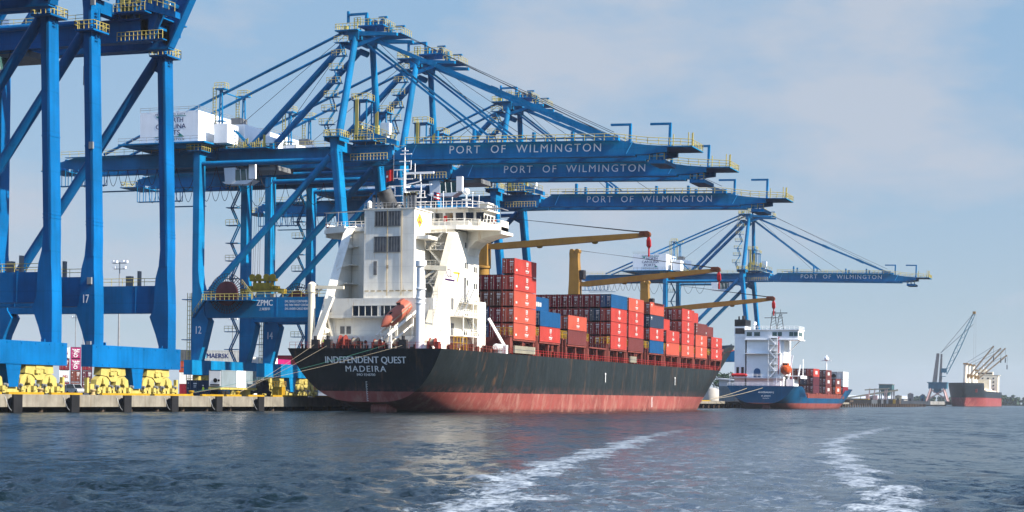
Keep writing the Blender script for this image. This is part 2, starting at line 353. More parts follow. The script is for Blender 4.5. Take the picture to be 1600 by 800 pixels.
# ---------------------------------------------------------------- river
def river():
    rs = [3.0]
    while rs[-1] < 430: rs.append(rs[-1]+min(6.0, max(.16, rs[-1]**2*1.25e-4)))
    while rs[-1] < 6500: rs.append(rs[-1]*1.035+2)
    rs = np.array(rs); an = np.radians(np.concatenate([np.linspace(-80, -24, 90, endpoint=False), np.linspace(-24, 24, 560), np.linspace(24, 80, 91)[1:]]))
    Rr, A = np.meshgrid(rs, an, indexing='ij'); phi = math.pi/2+YAW-A
    X, Y = Rr*np.cos(phi), Rr*np.sin(phi); dr = np.gradient(rs)[:, None]*np.ones_like(X)
    Zw = np.zeros_like(X)
    # wake: a smoother band between two foam trails
    left = np.array([(-12.4, 30), (-15.5, 39.9), (-20.2, 55.2), (-23.2, 67.4), (-29, 96), (-35.0, 123), (-39.9, 150.3), (-44, 178.7), (-48, 210)])
    right = np.array([(-1.9, 30), (-5.9, 45.5), (-9.0, 58.7), (-13.2, 79.3), (-20.7, 119.1), (-23.9, 148.1), (-28.0, 195.9), (-25.3, 228.5)])
    xl = np.interp(Y, left[:, 1], left[:, 0]); xr = np.interp(Y, right[:, 1], right[:, 0])
    wob = .3*np.sin(Y*.9+1)+.35*np.sin(Y*.37)+.2*np.sin(Y*2.1+X*.7)
    fadeL = np.clip((200-Y)/90, 0, 1)*np.clip((Y-20)/8, 0, 1); fadeR = np.clip((240-Y)/80, .0, 1)*np.clip((Y-20)/8, 0, 1)
    wl = np.interp(Y, [30, 60, 120, 200], [1.55, 1.2, 1.15, 1.2])
    eL = np.exp(-((X-xl+wob)/wl)**2)*fadeL; eR = np.exp(-((X-xr-wob)/(wl*.8))**2)*fadeR
    inside = (1/(1+np.exp(-(X-xl)/1.2)))*(1/(1+np.exp((X-xr)/1.2)))*np.clip((190-Y)/110, 0, 1)*np.clip((Y-18)/8, 0, 1)
    for i in range(90):
        lam = float(np.exp(RNG.uniform(math.log(.4), math.log(3.2)))); th = math.radians(float(RNG.normal(215, 50)))
        amp = .0072*lam**.8; k = 2*math.pi/lam; ph = float(RNG.uniform(0, 6.28))
        fade = np.clip((lam/dr-2.2)/2.5, 0, 1)
        s = np.sin(k*(X*math.cos(th)+Y*math.sin(th))+ph+1.6*np.sin(.23*X+.17*Y+i)+.8*np.sin(.61*X-.43*Y+2*i))
        Zw += amp*fade*(s+.25*np.cos(2*np.arcsin(np.clip(s, -1, 1))))*(1-.5*inside)
    Zw += .05*(eL+eR)
    nr, na = X.shape
    vs = np.stack([X, Y, Zw], -1).reshape(-1, 3)
    idx = np.arange(nr*na).reshape(nr, na)
    f1 = np.stack([idx[:-1, :-1], idx[:-1, 1:], idx[1:, 1:], idx[1:, :-1]], -1).reshape(-1, 4)
    n0 = len(vs); L = 6600; zb = -.4
    base = np.array([(-L, -L, zb), (L, -L, zb), (L, L, zb), (-L, L, zb)]); vs = np.concatenate([vs, base])
    me = bpy.data.meshes.new('river'); nf = len(f1)+1
    me.vertices.add(len(vs)); me.vertices.foreach_set('co', vs.astype(np.float32).ravel())
    loops = np.concatenate([f1.ravel(), np.arange(n0, n0+4)]).astype(np.int32)
    me.loops.add(len(loops)); me.loops.foreach_set('vertex_index', loops)
    me.polygons.add(nf); me.polygons.foreach_set('loop_start', np.arange(0, nf*4, 4, dtype=np.int32)); me.polygons.foreach_set('loop_total', np.full(nf, 4, np.int32))
    me.polygons.foreach_set('use_smooth', np.ones(nf, bool)); me.update(calc_edges=True); me.validate()
    for nm, a in (('foam', np.clip(eL+eR, 0, 1)), ('wake', inside)):
        at_ = me.attributes.new(nm, 'FLOAT', 'POINT'); d = np.zeros(len(vs), np.float32); d[:n0] = a.ravel(); at_.data.foreach_set('value', d)
    m = bpy.data.materials.new('river water'); m.use_nodes = True; t = m.node_tree; b = t.nodes['Principled BSDF']
    b.inputs['IOR'].default_value = 1.333; b.inputs['Specular IOR Level'].default_value = .22
    fo = N(t, 'ShaderNodeAttribute', attribute_name='foam'); wk = N(t, 'ShaderNodeAttribute', attribute_name='wake')
    g = N(t, 'ShaderNodeNewGeometry'); acc = None
    gust = ramp(t, wnoise(t, .03, 4, (1, .5, 1)), .32, .68)
    ks = N(t, 'ShaderNodeMapRange'); ks.inputs[3].default_value = .55; ks.inputs[4].default_value = 1.0; t.links.new(gust, ks.inputs[0])
    k2 = math1(t, 'MULTIPLY', ks.outputs[0], math1(t, 'SUBTRACT', 1.0, math1(t, 'MULTIPLY', wk.outputs['Fac'], .45)))
    for sc, amp, st_ in ((.08, .45, .3), (.35, .65, .28), (.9, .85, .3), (2.2, .95, .45), (4.5, .9, 1), (12.0, .65, 1)):       # slopes of the ripples, several sizes
        n = N(t, 'ShaderNodeTexNoise', in_Scale=sc, in_Detail=2.0, in_Roughness=.5); rt_ = N(t, 'ShaderNodeVectorRotate', rotation_type='Z_AXIS'); rt_.inputs['Angle'].default_value = -YAW; mp_ = N(t, 'ShaderNodeMapping'); mp_.inputs['Scale'].default_value = (1, st_, 1)
        t.links.new(g.outputs['Position'], rt_.inputs['Vector']); t.links.new(rt_.outputs[0], mp_.inputs['Vector']); t.links.new(mp_.outputs[0], n.inputs['Vector'])
        v = N(t, 'ShaderNodeVectorMath', operation='SUBTRACT'); t.links.new(n.outputs['Color'], v.inputs[0]); v.inputs[1].default_value = (.5, .5, .5)
        w_ = N(t, 'ShaderNodeVectorMath', operation='MULTIPLY'); t.links.new(v.outputs[0], w_.inputs[0]); w_.inputs[1].default_value = (amp, amp, 0)
        if acc is None: acc = w_.outputs[0]
        else:
            q = N(t, 'ShaderNodeVectorMath', operation='ADD'); t.links.new(acc, q.inputs[0]); t.links.new(w_.outputs[0], q.inputs[1]); acc = q.outputs[0]
    sc_ = N(t, 'ShaderNodeVectorMath', operation='SCALE'); t.links.new(acc, sc_.inputs[0]); t.links.new(math1(t, 'MULTIPLY', k2, 1.35), sc_.inputs['Scale'])
    ad = N(t, 'ShaderNodeVectorMath', operation='ADD'); t.links.new(g.outputs['Normal'], ad.inputs[0]); t.links.new(sc_.outputs[0], ad.inputs[1])
    nn = N(t, 'ShaderNodeVectorMath', operation='NORMALIZE'); t.links.new(ad.outputs[0], nn.inputs[0]); t.links.new(nn.outputs[0], b.inputs['Normal'])
    # foam of the wake
    n1 = wnoise(t, 3.4, 7, (1, .7, 1), .70); n2 = wnoise(t, 1.0, 6, (1.0, .6, 1), .62); n3 = wnoise(t, 6.0, 4, (1, .7, 1), .6)
    e1 = math1(t, 'ADD', math1(t, 'MULTIPLY', n1, .55), math1(t, 'MULTIPLY', n2, .45))
    trail = math1(t, 'ADD', e1, math1(t, 'MULTIPLY', fo.outputs['Fac'], .195))
    streaks = math1(t, 'ADD', math1(t, 'ADD', math1(t, 'MULTIPLY', n1, .5), math1(t, 'MULTIPLY', n2, .5)), math1(t, 'MULTIPLY', wk.outputs['Fac'], .065))
    f = math1(t, 'MAXIMUM', math1(t, 'MULTIPLY', ramp(t, trail, .60, .70), ramp(t, fo.outputs['Fac'], .02, .2)), math1(t, 'MULTIPLY', math1(t, 'MULTIPLY', ramp(t, streaks, .585, .68), .8), ramp(t, wk.outputs['Fac'], .05, .4)))
    f = math1(t, 'MULTIPLY', f, ramp(t, n3, .25, .55))
    deep = mixc(t, wk.outputs['Fac'], (.004, .010, .012), (.034, .045, .056))
    t.links.new(mixc(t, f, deep, (.26, .29, .315)), b.inputs['Base Color'])
    rg = N(t, 'ShaderNodeMapRange'); rg.inputs[3].default_value = .2; rg.inputs[4].default_value = .85; t.links.new(f, rg.inputs[0]); t.links.new(rg.outputs[0], b.inputs['Roughness'])
    me.materials.append(m); o = bpy.data.objects.new('river', me); COL.objects.link(o); return structure(o)
river()
# ---------------------------------------------------------------- quay and yard
XQ = -142.0
mb = MB(); mb.bx(-900, XQ-2.0, 20, 862, 1.2, Q-.02)
structure(mb.build('yard_ground', M['asphalt'], world=False))
quay = MB()
y = 60.0
while y < 862:                                   # concrete face in bays with open joints
    e = y+6.7; e = min(e, 862)
    if y < 524: quay.bx(XQ-1.0, XQ+RNG.uniform(-.012, .012), y+.02, e-.02, .72, Q)
    else: quay.bx(XQ-1.0, XQ, y, e, 1.55, Q)
    y = e
quay.bx(XQ-16, XQ-1.0, 60, 862, Q-.5, Q+.004)
quay_o = tag(quay.build('quay_wall', M['concrete'], base=(XQ, 300, 0)), 'pale stained concrete quay wall with yellow edge under the blue cranes', 'quay')
pl = MB()
for k in range(150):
    yy = 62+k*7.4
    for dx in (.9, 5.5): pl.tube((XQ-dx, yy, -3), (XQ-dx, yy, 1.9), .36, 8)
pl.build('pile_row', M['brown'], quay_o)['kind'] = 'stuff'
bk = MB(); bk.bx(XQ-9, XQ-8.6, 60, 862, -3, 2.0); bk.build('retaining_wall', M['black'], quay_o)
for a, b in ((150, 176), (177, 193), (194.5, 202.3), (204, 211.4), (216.3, 229), (230.3, 241.6), (244.4, 251.2), (252.1, 257.1), (259.4, 265), (268, 281), (284, 296), (300, 312), (530, 548), (549, 566), (567, 580)):
    MB().prism([(XQ-.62, Q), (XQ-.12, Q), (XQ-.16, Q+.30), (XQ-.55, Q+.30)], 'y', a, b).build('bull_rail', M['kerb'], quay_o)
# fenders
def fender(y, label):
    r = thing('dock_fender', label, 'fender', (XQ, y, 1.0), 'black fenders along the quay wall')
    MB().bx(.75, 1.05, -.95, .95, -1.25, 1.4).build('fender_panel', M['rubber'], r, world=False)
    MB().lathe([(.85, 0), (.85, .15), (.55, .4), (.62, .75)], (0, 0, .2), 14, 'x').build('fender_cone', M['rubber'], r, world=False, smooth=True)
    c = MB()
    for s in (-1, 1):
        c.path([(0, s*1.5, 1.2), (.3, s*1.35, .3), (.5, s*1.15, -.4), (.74, s*.9, -.8)], .045, 5)
    c.build('chain', M['grey'], r, world=False)
    return r
f0 = fender(194.9, 'black fender on the quay below the leg at the left edge, leftmost in view')
for yy, lb in ((208.0, 'black fender on the quay between the two nearest sets of yellow crane wheels'), (221.2, 'black fender on the quay under the near leg of crane 17'),
               (234.3, 'black fender on the quay under the far leg of crane 17'), (247.8, 'black fender on the quay in front of crane 12'), (261.8, 'black fender on the quay nearest to the ship stern')):
    dup(f0, (XQ, yy, 1.0), lb)
# bollards
def bollard(y, mat, label):
    r = thing('mooring_bollard', label, 'bollard', (XQ-1.3, y, Q), 'mooring bollards on the quay edge')
    MB().lathe([(.42, 0), (.42, .06), (.27, .12), (.25, .45), (.42, .62), (.45, .75), (.30, .86)], (0, 0, 0), 14).build('bollard_post', mat, r, world=False, smooth=True)
    return r
tan = paint('worn tan bollard', (.50, .36, .16), .7, var=.3)
bollard(203.1, tan, 'tan bollard on the quay beside the nearest yellow crane wheels')
bollard(215.7, tan, 'tan bollard on the quay before the near leg of crane 17')
bollard(243.0, M['kerb'], 'yellow bollard holding the long mooring lines of the black ship')
bollard(257.9, M['kerb'], 'yellow bollard in front of the grey refrigerated container')

# ---------------------------------------------------------------- containers
def cont_body(L=12.19, W=2.44, H=2.9, name='container_body'):
    mb = MB(); w, l = W/2, L/2; P = .16
    for sx in (-1, 1):
        for sy in (-1, 1):
            mb.bx(sx*w-(P if sx > 0 else 0), sx*w+(0 if sx > 0 else P), sy*l-(P if sy > 0 else 0), sy*l+(0 if sy > 0 else P), 0, H)
    for sx in (-1, 1):
        a, b = (w-.09, w-.004) if sx > 0 else (-w+.004, -w+.09)
        mb.bx(a, b, -l+P, l-P, .0, .17); mb.bx(a, b, -l+P, l-P, H-.13, H-.003)
        n = 34 if L > 8 else 17; st = (2*l-2*P)/n; pts = []
        for i in range(n):
            y0 = -l+P+i*st; d = .045
            pts += [(sx*(w-.012), y0), (sx*(w-.012), y0+st*.36), (sx*(w-.012-d), y0+st*.5), (sx*(w-.012-d), y0+st*.86)]
        pts.append((sx*(w-.012), l-P))
        vs = [(x, y, .17) for x, y in pts]+[(x, y, H-.13) for x, y in pts]; k = len(pts)
        mb.add(vs, [(i, i+1, k+i+1, k+i) for i in range(k-1)])
    mb.add([(-w+.01, -l+.01, H-.02), (w-.01, -l+.01, H-.02), (w-.01, l-.01, H-.02), (-w+.01, l-.01, H-.02)], [(0, 1, 2, 3)])
    mb.add([(-w+.01, -l+.01, .05), (w-.01, -l+.01, .05), (w-.01, l-.01, .05), (-w+.01, l-.01, .05)], [(3, 2, 1, 0)])
    mb.add([(-w+P, l-.05, .1), (w-P, l-.05, .1), (w-P, l-.05, H-.1), (-w+P, l-.05, H-.1)], [(0, 1, 2, 3)])
    me = mb.build(name, CM['red'], world=False); d = me.data; bpy.data.objects.remove(me); return d
def cont_door(L=12.19, W=2.44, H=2.9):
    mb = MB(); w, l = W/2, L/2; mb.cur = 0
    mb.bx(-w+.16, -.012, -l+.03, -l+.09, .12, H-.14); mb.bx(.012, w-.16, -l+.03, -l+.09, .12, H-.14)
    mb.cur = 1
    for x in (-.88, -.42, .42, .88): mb.tube((x, -l+.0, .14), (x, -l+.0, H-.16), .026, 5); mb.bx(x-.07, x+.07, -l-.02, -l+.03, .9, 1.0)
    mb.cur = 2
    for x0, x1, z0, z1 in ((.25, 1.0, 2.15, 2.35), (.3, .95, 1.85, 1.93), (.3, .9, 1.68, 1.75), (-.95, -.7, 2.2, 2.42), (-1.0, -.8, 1.3, 1.42), (.35, .6, .8, .9), (.3, .85, 1.5, 1.56)):
        mb.bx(x0, x1, -l+.015, -l+.032, z0, z1)
    o = mb.build('door', [CM['red'], M['grey'], M['lettering']], world=False); d = o.data; bpy.data.objects.remove(o); return d
def logo_mesh(kind, W=2.44, L=12.19, H=2.9):
    mb = MB(); x0 = W/2+.002
    def rc(y0, y1, z0, z1): mb.bx(x0, x0+.012, y0, y1, z0, z1)
    if kind in ('glyph', 'glyph_square'):
        y = .9 if kind == 'glyph_square' else .2
        for a in ((-.55, .55, 2.42, 2.56), (-.55, -.36, 1.75, 2.42), (.2, .55, 2.05, 2.42), (-.36, .2, 2.1, 2.22), (-.36, .45, 1.75, 1.87), (.3, .5, 1.87, 2.05), (-.1, .06, 1.87, 2.42)): rc(y+a[0], y+a[1], a[2], a[3])
        rc(y-.3, y+.4, 1.36, 1.46)
        pts = [(-.95, .78), (-.55, 1.02), (-.25, .78), (.15, 1.02), (.5, .72), (1.0, 1.04)]
        for p, q in zip(pts[:-1], pts[1:]): mb.bar((x0+.006, y+p[0], p[1]), (x0+.006, y+q[0], q[1]), .012, .26)
        rc(y-.75, y+.7, .5, .6)
        if kind == 'glyph_square': rc(-5.3, -4.4, .55, .95)
    elif kind == 'marks':
        for i in range(3): rc(-5.3, -4.9, .6+i*.75, .95+i*.75)
        rc(4.6, 5.2, .4, .9)
    elif kind == 'small': rc(-5.2, -4.3, 2.1, 2.5); rc(-4.9, -4.5, 1.8, 2.0)
    elif kind == 'block': rc(-1.6, -.7, 1.0, 1.9); rc(-.5, .3, 1.0, 1.9); rc(.5, 1.6, 1.05, 1.85)
    elif kind == 'panel': rc(-2.2, 2.2, .9, 2.1)
    if not mb.v: return None
    o = mb.build('side_logo', M['logo'], world=False); d = o.data; bpy.data.objects.remove(o); return d
CB40, CD40 = cont_body(), cont_door(); CB20, CD20 = cont_body(6.06), cont_door(6.06)
LOGO = {k: logo_mesh(k) for k in ('glyph', 'glyph_square', 'marks', 'small', 'block', 'panel')}
def container(col, loc, label, group, logo=None, size=40, rotz=0.0, zs=1.0):
    r = thing('shipping_container', label, 'container', loc, group, rotz)
    def child(nm, me, first):
        o = bpy.data.objects.new(nm, me); COL.objects.link(o); o.parent = r; o.scale = (1, 1, zs)
        if first is not None: o.material_slots[0].link = 'OBJECT'; o.material_slots[0].material = first
        return o
    child('container_body', CB40 if size == 40 else CB20, CM[col]); child('door', CD40 if size == 40 else CD20, CM[col])
    if logo: child('side_logo', LOGO[logo], None)
    return r
ORD = ['lowest', 'second up', 'third up', 'fourth up', 'fifth up']
# ---------------------------------------------------------------- ship to shore gantry cranes (origin: waterside rail, middle of the crane)
def bogie(root, x, y, yl):
    b = MB()
    b.prism([(-3.1, 4.15), (3.1, 4.15), (3.3, 2.95), (1.5, 2.75), (.55, 2.0), (-.55, 2.0), (-1.5, 2.75), (-3.3, 2.95)], 'x', -.62, .62)
    b.bx(-.72, .72, -.95, .95, 3.55, 4.45)
    b.tube((-.8, 0, 3.2), (.8, 0, 3.2), .34, 12)
    for s in (-1, 1):
        b.prism([(s*2.55-1.75, 1.35), (s*2.55-1.6, 2.25), (s*2.55-.5, 2.85), (s*2.55+.5, 2.85), (s*2.55+1.6, 2.25), (s*2.55+1.75, 1.35), (s*2.55+.8, 1.2), (s*2.55+.4, 1.75), (s*2.55-.4, 1.75), (s*2.55-.8, 1.2)], 'x', -.5, .5)
        b.tube((-.7, s*2.55, 2.35), (.7, s*2.55, 2.35), .26, 10); b.bx(.5, .85, s*2.55-.35, s*2.55+.35, 1.6, 2.1)
    b.bx(.55, .95, -1.2, -.4, 2.9, 3.4); b.bx(.5, .8, .9, 1.5, 3.0, 3.5)
    o = b.build('wheel_bogie', M['yellow2'], root, world=False); dm = MB()
    for c in (-4.6, -.9, .9, 4.6): dm.tube((.62, c, 1.25), (1.15, c, 1.25), .2, 8).bx(.5, .75, c-.25, c+.25, .75, 1.5)
    dm.build('drive_motor', M['steel'], o, world=False); o.location = (x, y, 0)
    for k, c in enumerate((-4.1, -1.35, 1.35, 4.1)):
        q = MB(); q.prism([(c-1.15, .28), (c-1.2, .75), (c-.8, 1.15), (c-.35, 1.42), (c+.35, 1.42), (c+.8, 1.15), (c+1.2, .75), (c+1.15, .28), (c+.6, .18), (c-.6, .18)], 'x', -.46, .46)
        q.bx(.46, .95, c-.4, c+.25, .55, 1.15); q.tube((.5, c+.5, .95), (.95, c+.5, .95), .22, 8)
        t = q.build('wheel_truck', M['yellow2'], o, world=False)
    q = MB()
    for c in (-4.1, -1.35, 1.35, 4.1):
        for d in (-.62, .62): q.tube((-.2, c+d, .36), (.2, c+d, .36), .36, 12)
    q.build('wheels', M['dark'], o, world=False)
    if yl:
        q = MB(); q.bx(-.3, .6, yl*5.4-.5, yl*5.4+.5, .5, 1.6); q.bx(-.15, .35, yl*6.1-.25, yl*6.1+.25, .3, 2.5); q.build('buffer', M['yellow2'], o, world=False)
def crane(P, label, group):
    hs, xl, lean, H = P['hs'], P['xl'], P['lean'], P['H']
    BL = P['mat']; z0 = 3.9+.2; sh = P['sill']
    root = thing('gantry_crane', label, 'gantry crane', (XQ-4, P['Y'], Q), group)
    A = lambda mb, nm, mt=None: pieces(mb, nm, mt or BL, root, world=False)
    xw = lambda z: -lean*max(0, z-12)
    wx, wy = P['wx'], P['wy']; pb, pt = P['portal']
    for s in (-1, 1):
        y = s*hs
        A(MB().column([(-.15, y, z0+sh, wx+.2, wy), (-.5, y, z0+sh+2.2, wx+.9, wy), (xw(pb)-1.05, y, pb-.6, wx+2.0, wy), (xw(pb)-.7, y, pb+.6, wx+1.3, wy), (xw(pt)-.55, y, pt-.2, wx+1.0, wy),
                       (xw(pt+1.2)-.5, y, pt+1.2, wx+.75, wy), (xw(pt+3)-.2, y, pt+3, wx+.22, wy), (xw(pt+5.5), y, pt+5.5, wx, wy), (xw(H), y, H, wx, wy), (xw(H)-.0, y, H+P['stub'], wx+.5, wy+.1)]), 'waterside_leg')
        cd = MB()
        for z in (pt+7.5, pt+8.0, pt+19): cd.column([(xw(z), y, z, wx+.10, wy+.10), (xw(z), y, z+.14, wx+.10, wy+.10)])
        A(cd, 'flange_collar')
        A(MB().bar((xw(pt+3)+wx*.24, y-wy/2-.05, pt+3), (xw(H)+wx*.24, y-wy/2-.05, H), .08, .08).bar((xw(pt+3)+wx*.38, y-wy/2-.04, pt+3), (xw(H)+wx*.38, y-wy/2-.04, H), .06, .06), 'conduit')
        A(MB().column([(xl+.15, y, z0+sh, wx+.3, wy), (xl+.5, y, z0+sh+2.2, wx+1.0, wy), (xl+1.2, y, pb-.6, wx+2.4, wy), (xl+.8, y, pb+.6, wx+1.5, wy), (xl+.6, y, pt-.2, wx+1.1, wy),
                       (xl+.45, y, pt+1.2, wx+.75, wy), (xl+.15, y, pt+3, wx+.2, wy), (xl, y, pt+5.5, wx, wy), (xl, y, H+2.4, wx, wy)]), 'landside_leg')
        pbm = MB().bx(xl+1.1, xw(pb)-1.0, y-wy*.36, y+wy*.36, pb, pt)
        for px in (xl+9, xl+18, xl+26): pbm.bx(px, px+.14, y-wy*.36-.05, y+wy*.36+.05, pb-.02, pt+.02)
        A(pbm, 'portal_beam')
        A(MB().tube((xl, y, H-1.7), (xw(H)-.2, y, H-1.9), P['tie'], 12), 'tie_tube')
        A(MB().tube((xl+3.0, y, pt+1.6), (xw(H)-1.2, y, P['btop']), P['brace'], 14), 'brace_tube')
        g = MB().prism([(xw(H)-2.8, P['btop']-1.6), (xw(H)-.2, P['btop']+1.4), (xw(H)-.1, P['btop']-3)], 'y', y-.16, y+.16)
        g.prism([(xl+.4, pt+.1), (xl+5.2, pt+.1), (xl+4.2, pt+3.2)], 'y', y-.16, y+.16); A(g, 'gusset_plate')
        # rails, boxes and stairs on the portal beam and leg tops
        A(MB().rail([(xl+1.5, y-wy*.34, pt+.02), (xw(pt)-1.8, y-wy*.34, pt+.02)], 1.15, 2.0, .05), 'handrail', M['yellow'])
        e = MB().bx(xl+6, xl+6.9, y-.4, y+.4, pt+.02, pt+1.9).bx(xl+24, xl+24.9, y-.45, y+.4, pt+.02, pt+1.6).bx(xl+26, xl+26.4, y-.3, y+.3, pt+.02, pt+2.4)
        A(e, 'electrical_box', M['steel'])
        hx = xw(H); tp = MB(); tp.bx(hx-wx/2-1.1, hx+wx/2+1.1, y-wy/2-1.0, y+wy/2+1.0, H+P['stub']-.2, H+P['stub'])
        tp.bx(xl-wx/2-.9, xl+wx/2+.9, y-wy/2-.9, y+wy/2+.9, H+.6, H+.75)
        for sx in (-1, 1): tp.bx(hx+sx*(wx/2+.9)-.06, hx+sx*(wx/2+.9)+.06, y-wy/2-.9, y+wy/2+.9, H+P['stub']-.9, H+P['stub']-.2)
        A(tp, 'leg_platform')
        rl = MB()
        for cx, cz in ((hx, H+P['stub']), (xl, H+.75)):
            a, b = wx/2+1.0, wy/2+.9
            rl.rail([(cx-a, y-b, cz), (cx+a, y-b, cz), (cx+a, y+b, cz), (cx-a, y+b, cz), (cx-a, y-b, cz)], 1.2, .8, .07)
        A(rl, 'handrail', M['yellow'])
        if P.get('mid'):
            zm = P['mid']; mx = xw(zm); a, b = wx/2+.95, wy/2+.85
            A(MB().bx(mx-a, mx+a, y-b, y+b, zm-.25, zm), 'leg_platform'); A(MB().rail([(mx-a, y-b, zm), (mx+a, y-b, zm), (mx+a, y+b, zm), (mx-a, y+b, zm), (mx-a, y-b, zm)], 1.2, .8, .07), 'handrail', M['yellow'])
        ld = MB()                                  # caged ladder on the water face of each leg top
        for dz in range(10): ld.bx(hx+wx/2+.05, hx+wx/2+.32, y-.35, y+.35, H-4.6+dz*.45, H-4.55+dz*.45)
        for sy in (-.35, .35): ld.bar((xw(H-5)+wx/2+.3, y+sy, H-5), (hx+wx/2+.3, y+sy, H), .06, .06)
        A(ld, 'ladder')
    for x, nm in ((0, 'w'), (xl, 'l')):
        sb = MB().bx(x-.95, x+.95, -P['sl'], P['sl'], z0, z0+sh)
        for yy in np.linspace(-P['sl']+1, P['sl']-1, 8): sb.bx(x+.95, x+1.02, yy-.12, yy+.12, z0+sh-.42, z0+sh-.2)
        for yy in (-P['sl']+2.6, -P['sl']+4.4, P['sl']-2.6, P['sl']-4.4): sb.bx(x-.3, x+.3, yy-.1, yy+.1, z0+sh, z0+sh+.45).bx(x+.95, x+1.02, yy-.1, yy+.1, z0+.2, z0+.4)
        sb.prism([(-1.7, z0), (1.7, z0), (1.0, 1.0), (-1.0, 1.0)], 'x', x-.85, x+.85)
        A(sb, 'sill_beam')
        for s in (-1, 1): bogie(root, x, s*P['by'], s)
        A(MB().bx(x-.5, x+.5, -.9, .9, .05, 1.0), 'stowage_pin', M['yellow2'])
    cb = MB()                                      # cross beams that carry the girders
    for x in (xl, xw(H)): cb.bx(x-.75, x+.75, -hs+wy/2, hs-wy/2, H-.2, H+1.7)
    A(cb, 'cross_beam')
    # girder and boom, two boxes each
    gb, gt = P['girder']; gy, gw = P['gy'], .62; xr, xh = P['xr'], P['xh']
    gm = MB()
    for s in (-1, 1):
        gm.bx(xr+4, xh, s*gy-gw, s*gy+gw, gb+.35, gt); gm.bx(xr+3, xh, s*gy-gw-.28, s*gy+gw+.1, gb, gb+.348)
        gm.prism([(xr+4, gt), (xr+4, gb+.35), (xr, gb+1.1), (xr, gt-.9)], 'y', s*gy-gw, s*gy+gw)
        gm.bx(xr+2, xh-1, s*(gy+gw+.5)-.45, s*(gy+gw+.5)+.45, gt-.12, gt)
        for xx in np.arange(xr+9, xh-3, 6.2): gm.bx(xx, xx+.16, s*gy-gw-.04, s*gy+gw+.04, gb+.36, gt-.02)
    for xx in np.linspace(xr+.5, xh-1, 5): gm.bx(xx, xx+.6, -gy+gw, gy-gw, gt-.7, gt-.1)
    A(gm, 'girder')
    rl = MB()
    for s in (-1, 1): rl.rail([(xr+1, s*(gy+gw+.9), gt), (xh-1, s*(gy+gw+.9), gt)], 1.15, 2.2, .05)
    rl.rail([(xr-4.2, -gy-.6, gb+.5), (xr, -gy-.6, gb+.5)], 1.2, 1.2, .06).rail([(xr-4.2, -gy-.6, gb+.5), (xr-4.2, gy+.6, gb+.5)], 1.2, 1.2, .06); A(rl, 'handrail', M['yellow'])
    tb = MB().bx(xr-4.4, xr+1, -gy-.8, gy+.8, gb+.3, gb+.5).bx(xr-2.5, xr-1.2, -1, 1, gb+.5, gb+2.2)
    tb.bx(xr+1, xr+12, -gy-2.2, -gy-1.0, gb-3.2, gb-3.05).bx(xr+1, xr+12, gy+1.0, gy+2.2, gb-3.2, gb-3.05)
    for xx in np.linspace(xr+1, xr+12, 8):
        for yy in (-gy-2.1, -gy-1.1): tb.bx(xx-.06, xx+.06, yy-.06, yy+.06, gb-3.1, gb+.3)
    A(tb, 'rear_platform')
    fz = MB()
    fx = xr+3
    while fx < xh-28:
        L = 4.6 if fx > xr+22 else 2.3; dp = 4.6 if fx > xr+22 else 3.2
        pts = [(fx+L*i/8, -gy-.9, gb-.1-dp*(1-((i-4)/4)**2)) for i in range(9)]; fz.path(pts, .06, 4); fx += L
    A(fz, 'festoon_cable', M['black'])
    bt = MB(); br = MB(); bl = P['bl']; ba = P['bang']; d = Vector((math.cos(ba), 0, math.sin(ba))); u = Vector((-math.sin(ba), 0, math.cos(ba)))
    hp = Vector((xh, 0, gb)); bh = gt-gb; bp = lambda a, yy, hgt: hp+d*a+u*hgt+Vector((0, yy, 0))
    def bbox(mb, a0, a1, y0, y1, h0, h1): mb.loft([[bp(a0, y0, h0), bp(a0, y1, h0), bp(a0, y1, h1), bp(a0, y0, h1)], [bp(a1, y0, h0), bp(a1, y1, h0), bp(a1, y1, h1), bp(a1, y0, h1)]])
    for s in (-1, 1):
        y0, y1 = s*gy-gw, s*gy+gw
        bt.loft([[bp(a, y0, h0), bp(a, y1, h0), bp(a, y1, h1), bp(a, y0, h1)] for a, h0, h1 in ((.3, .35, bh*.45), (3.2, .35, bh), (bl*.82, .35, bh), (bl-4, .35, bh*.72), (bl, .8, bh*.62))])
        bbox(bt, .3, bl-6, y0-.28, y1+.1, 0, .348)
        bbox(bt, 3, bl-9, s*(gy+1.1)-.4, s*(gy+1.1)+.4, bh-.12, bh+.0)
        for a in (bl*.16, bl*.30, bl*.52, bl*.66): bbox(bt, a, a+.5, y0+.2, y1-.2, bh+.002, bh+(2.6 if a < bl*.35 else 1.9))
        bbox(bt, bl*.1, bl*.78, y0+.35, y0+.6, bh+.55, bh+.8)
    for a in np.linspace(6, bl-2, 7): bbox(bt, a, a+.5, -gy+gw, gy-gw, bh*.4, bh*.62)
    for a0, a1, hh in ((bl*.77, bl*.83, bh+1.0),): bbox(bt, a0, a1, -gy-.5, -gy+.5, bh+.002, hh); bbox(bt, a0, a1, gy-.5, gy+.5, bh+.002, hh)
    bbox(bt, bl-1.5, bl+4.8, -gy-.6, gy+.6, bh*.55, bh*.62); bbox(bt, bl-3.4, bl-.3, -gy-.3, gy+.3, -1.3, -.6)
    for a in (bl-3.2, bl-2.0, bl-.8): bbox(bt, a, a+.3, -gy+.2, -gy+.5, -1.2, .8)
    for a, hh in ((bl*.845, 3.4), (bl*.985, 3.4)):   # hoist davits, an upright with an arm to the land side
        bbox(bt, a, a+.45, -.3, .3, bh*.6, bh+hh); bbox(bt, a-3.6, a+.45, -.25, .25, bh+hh, bh+hh+.4)
    A(bt, 'boom')
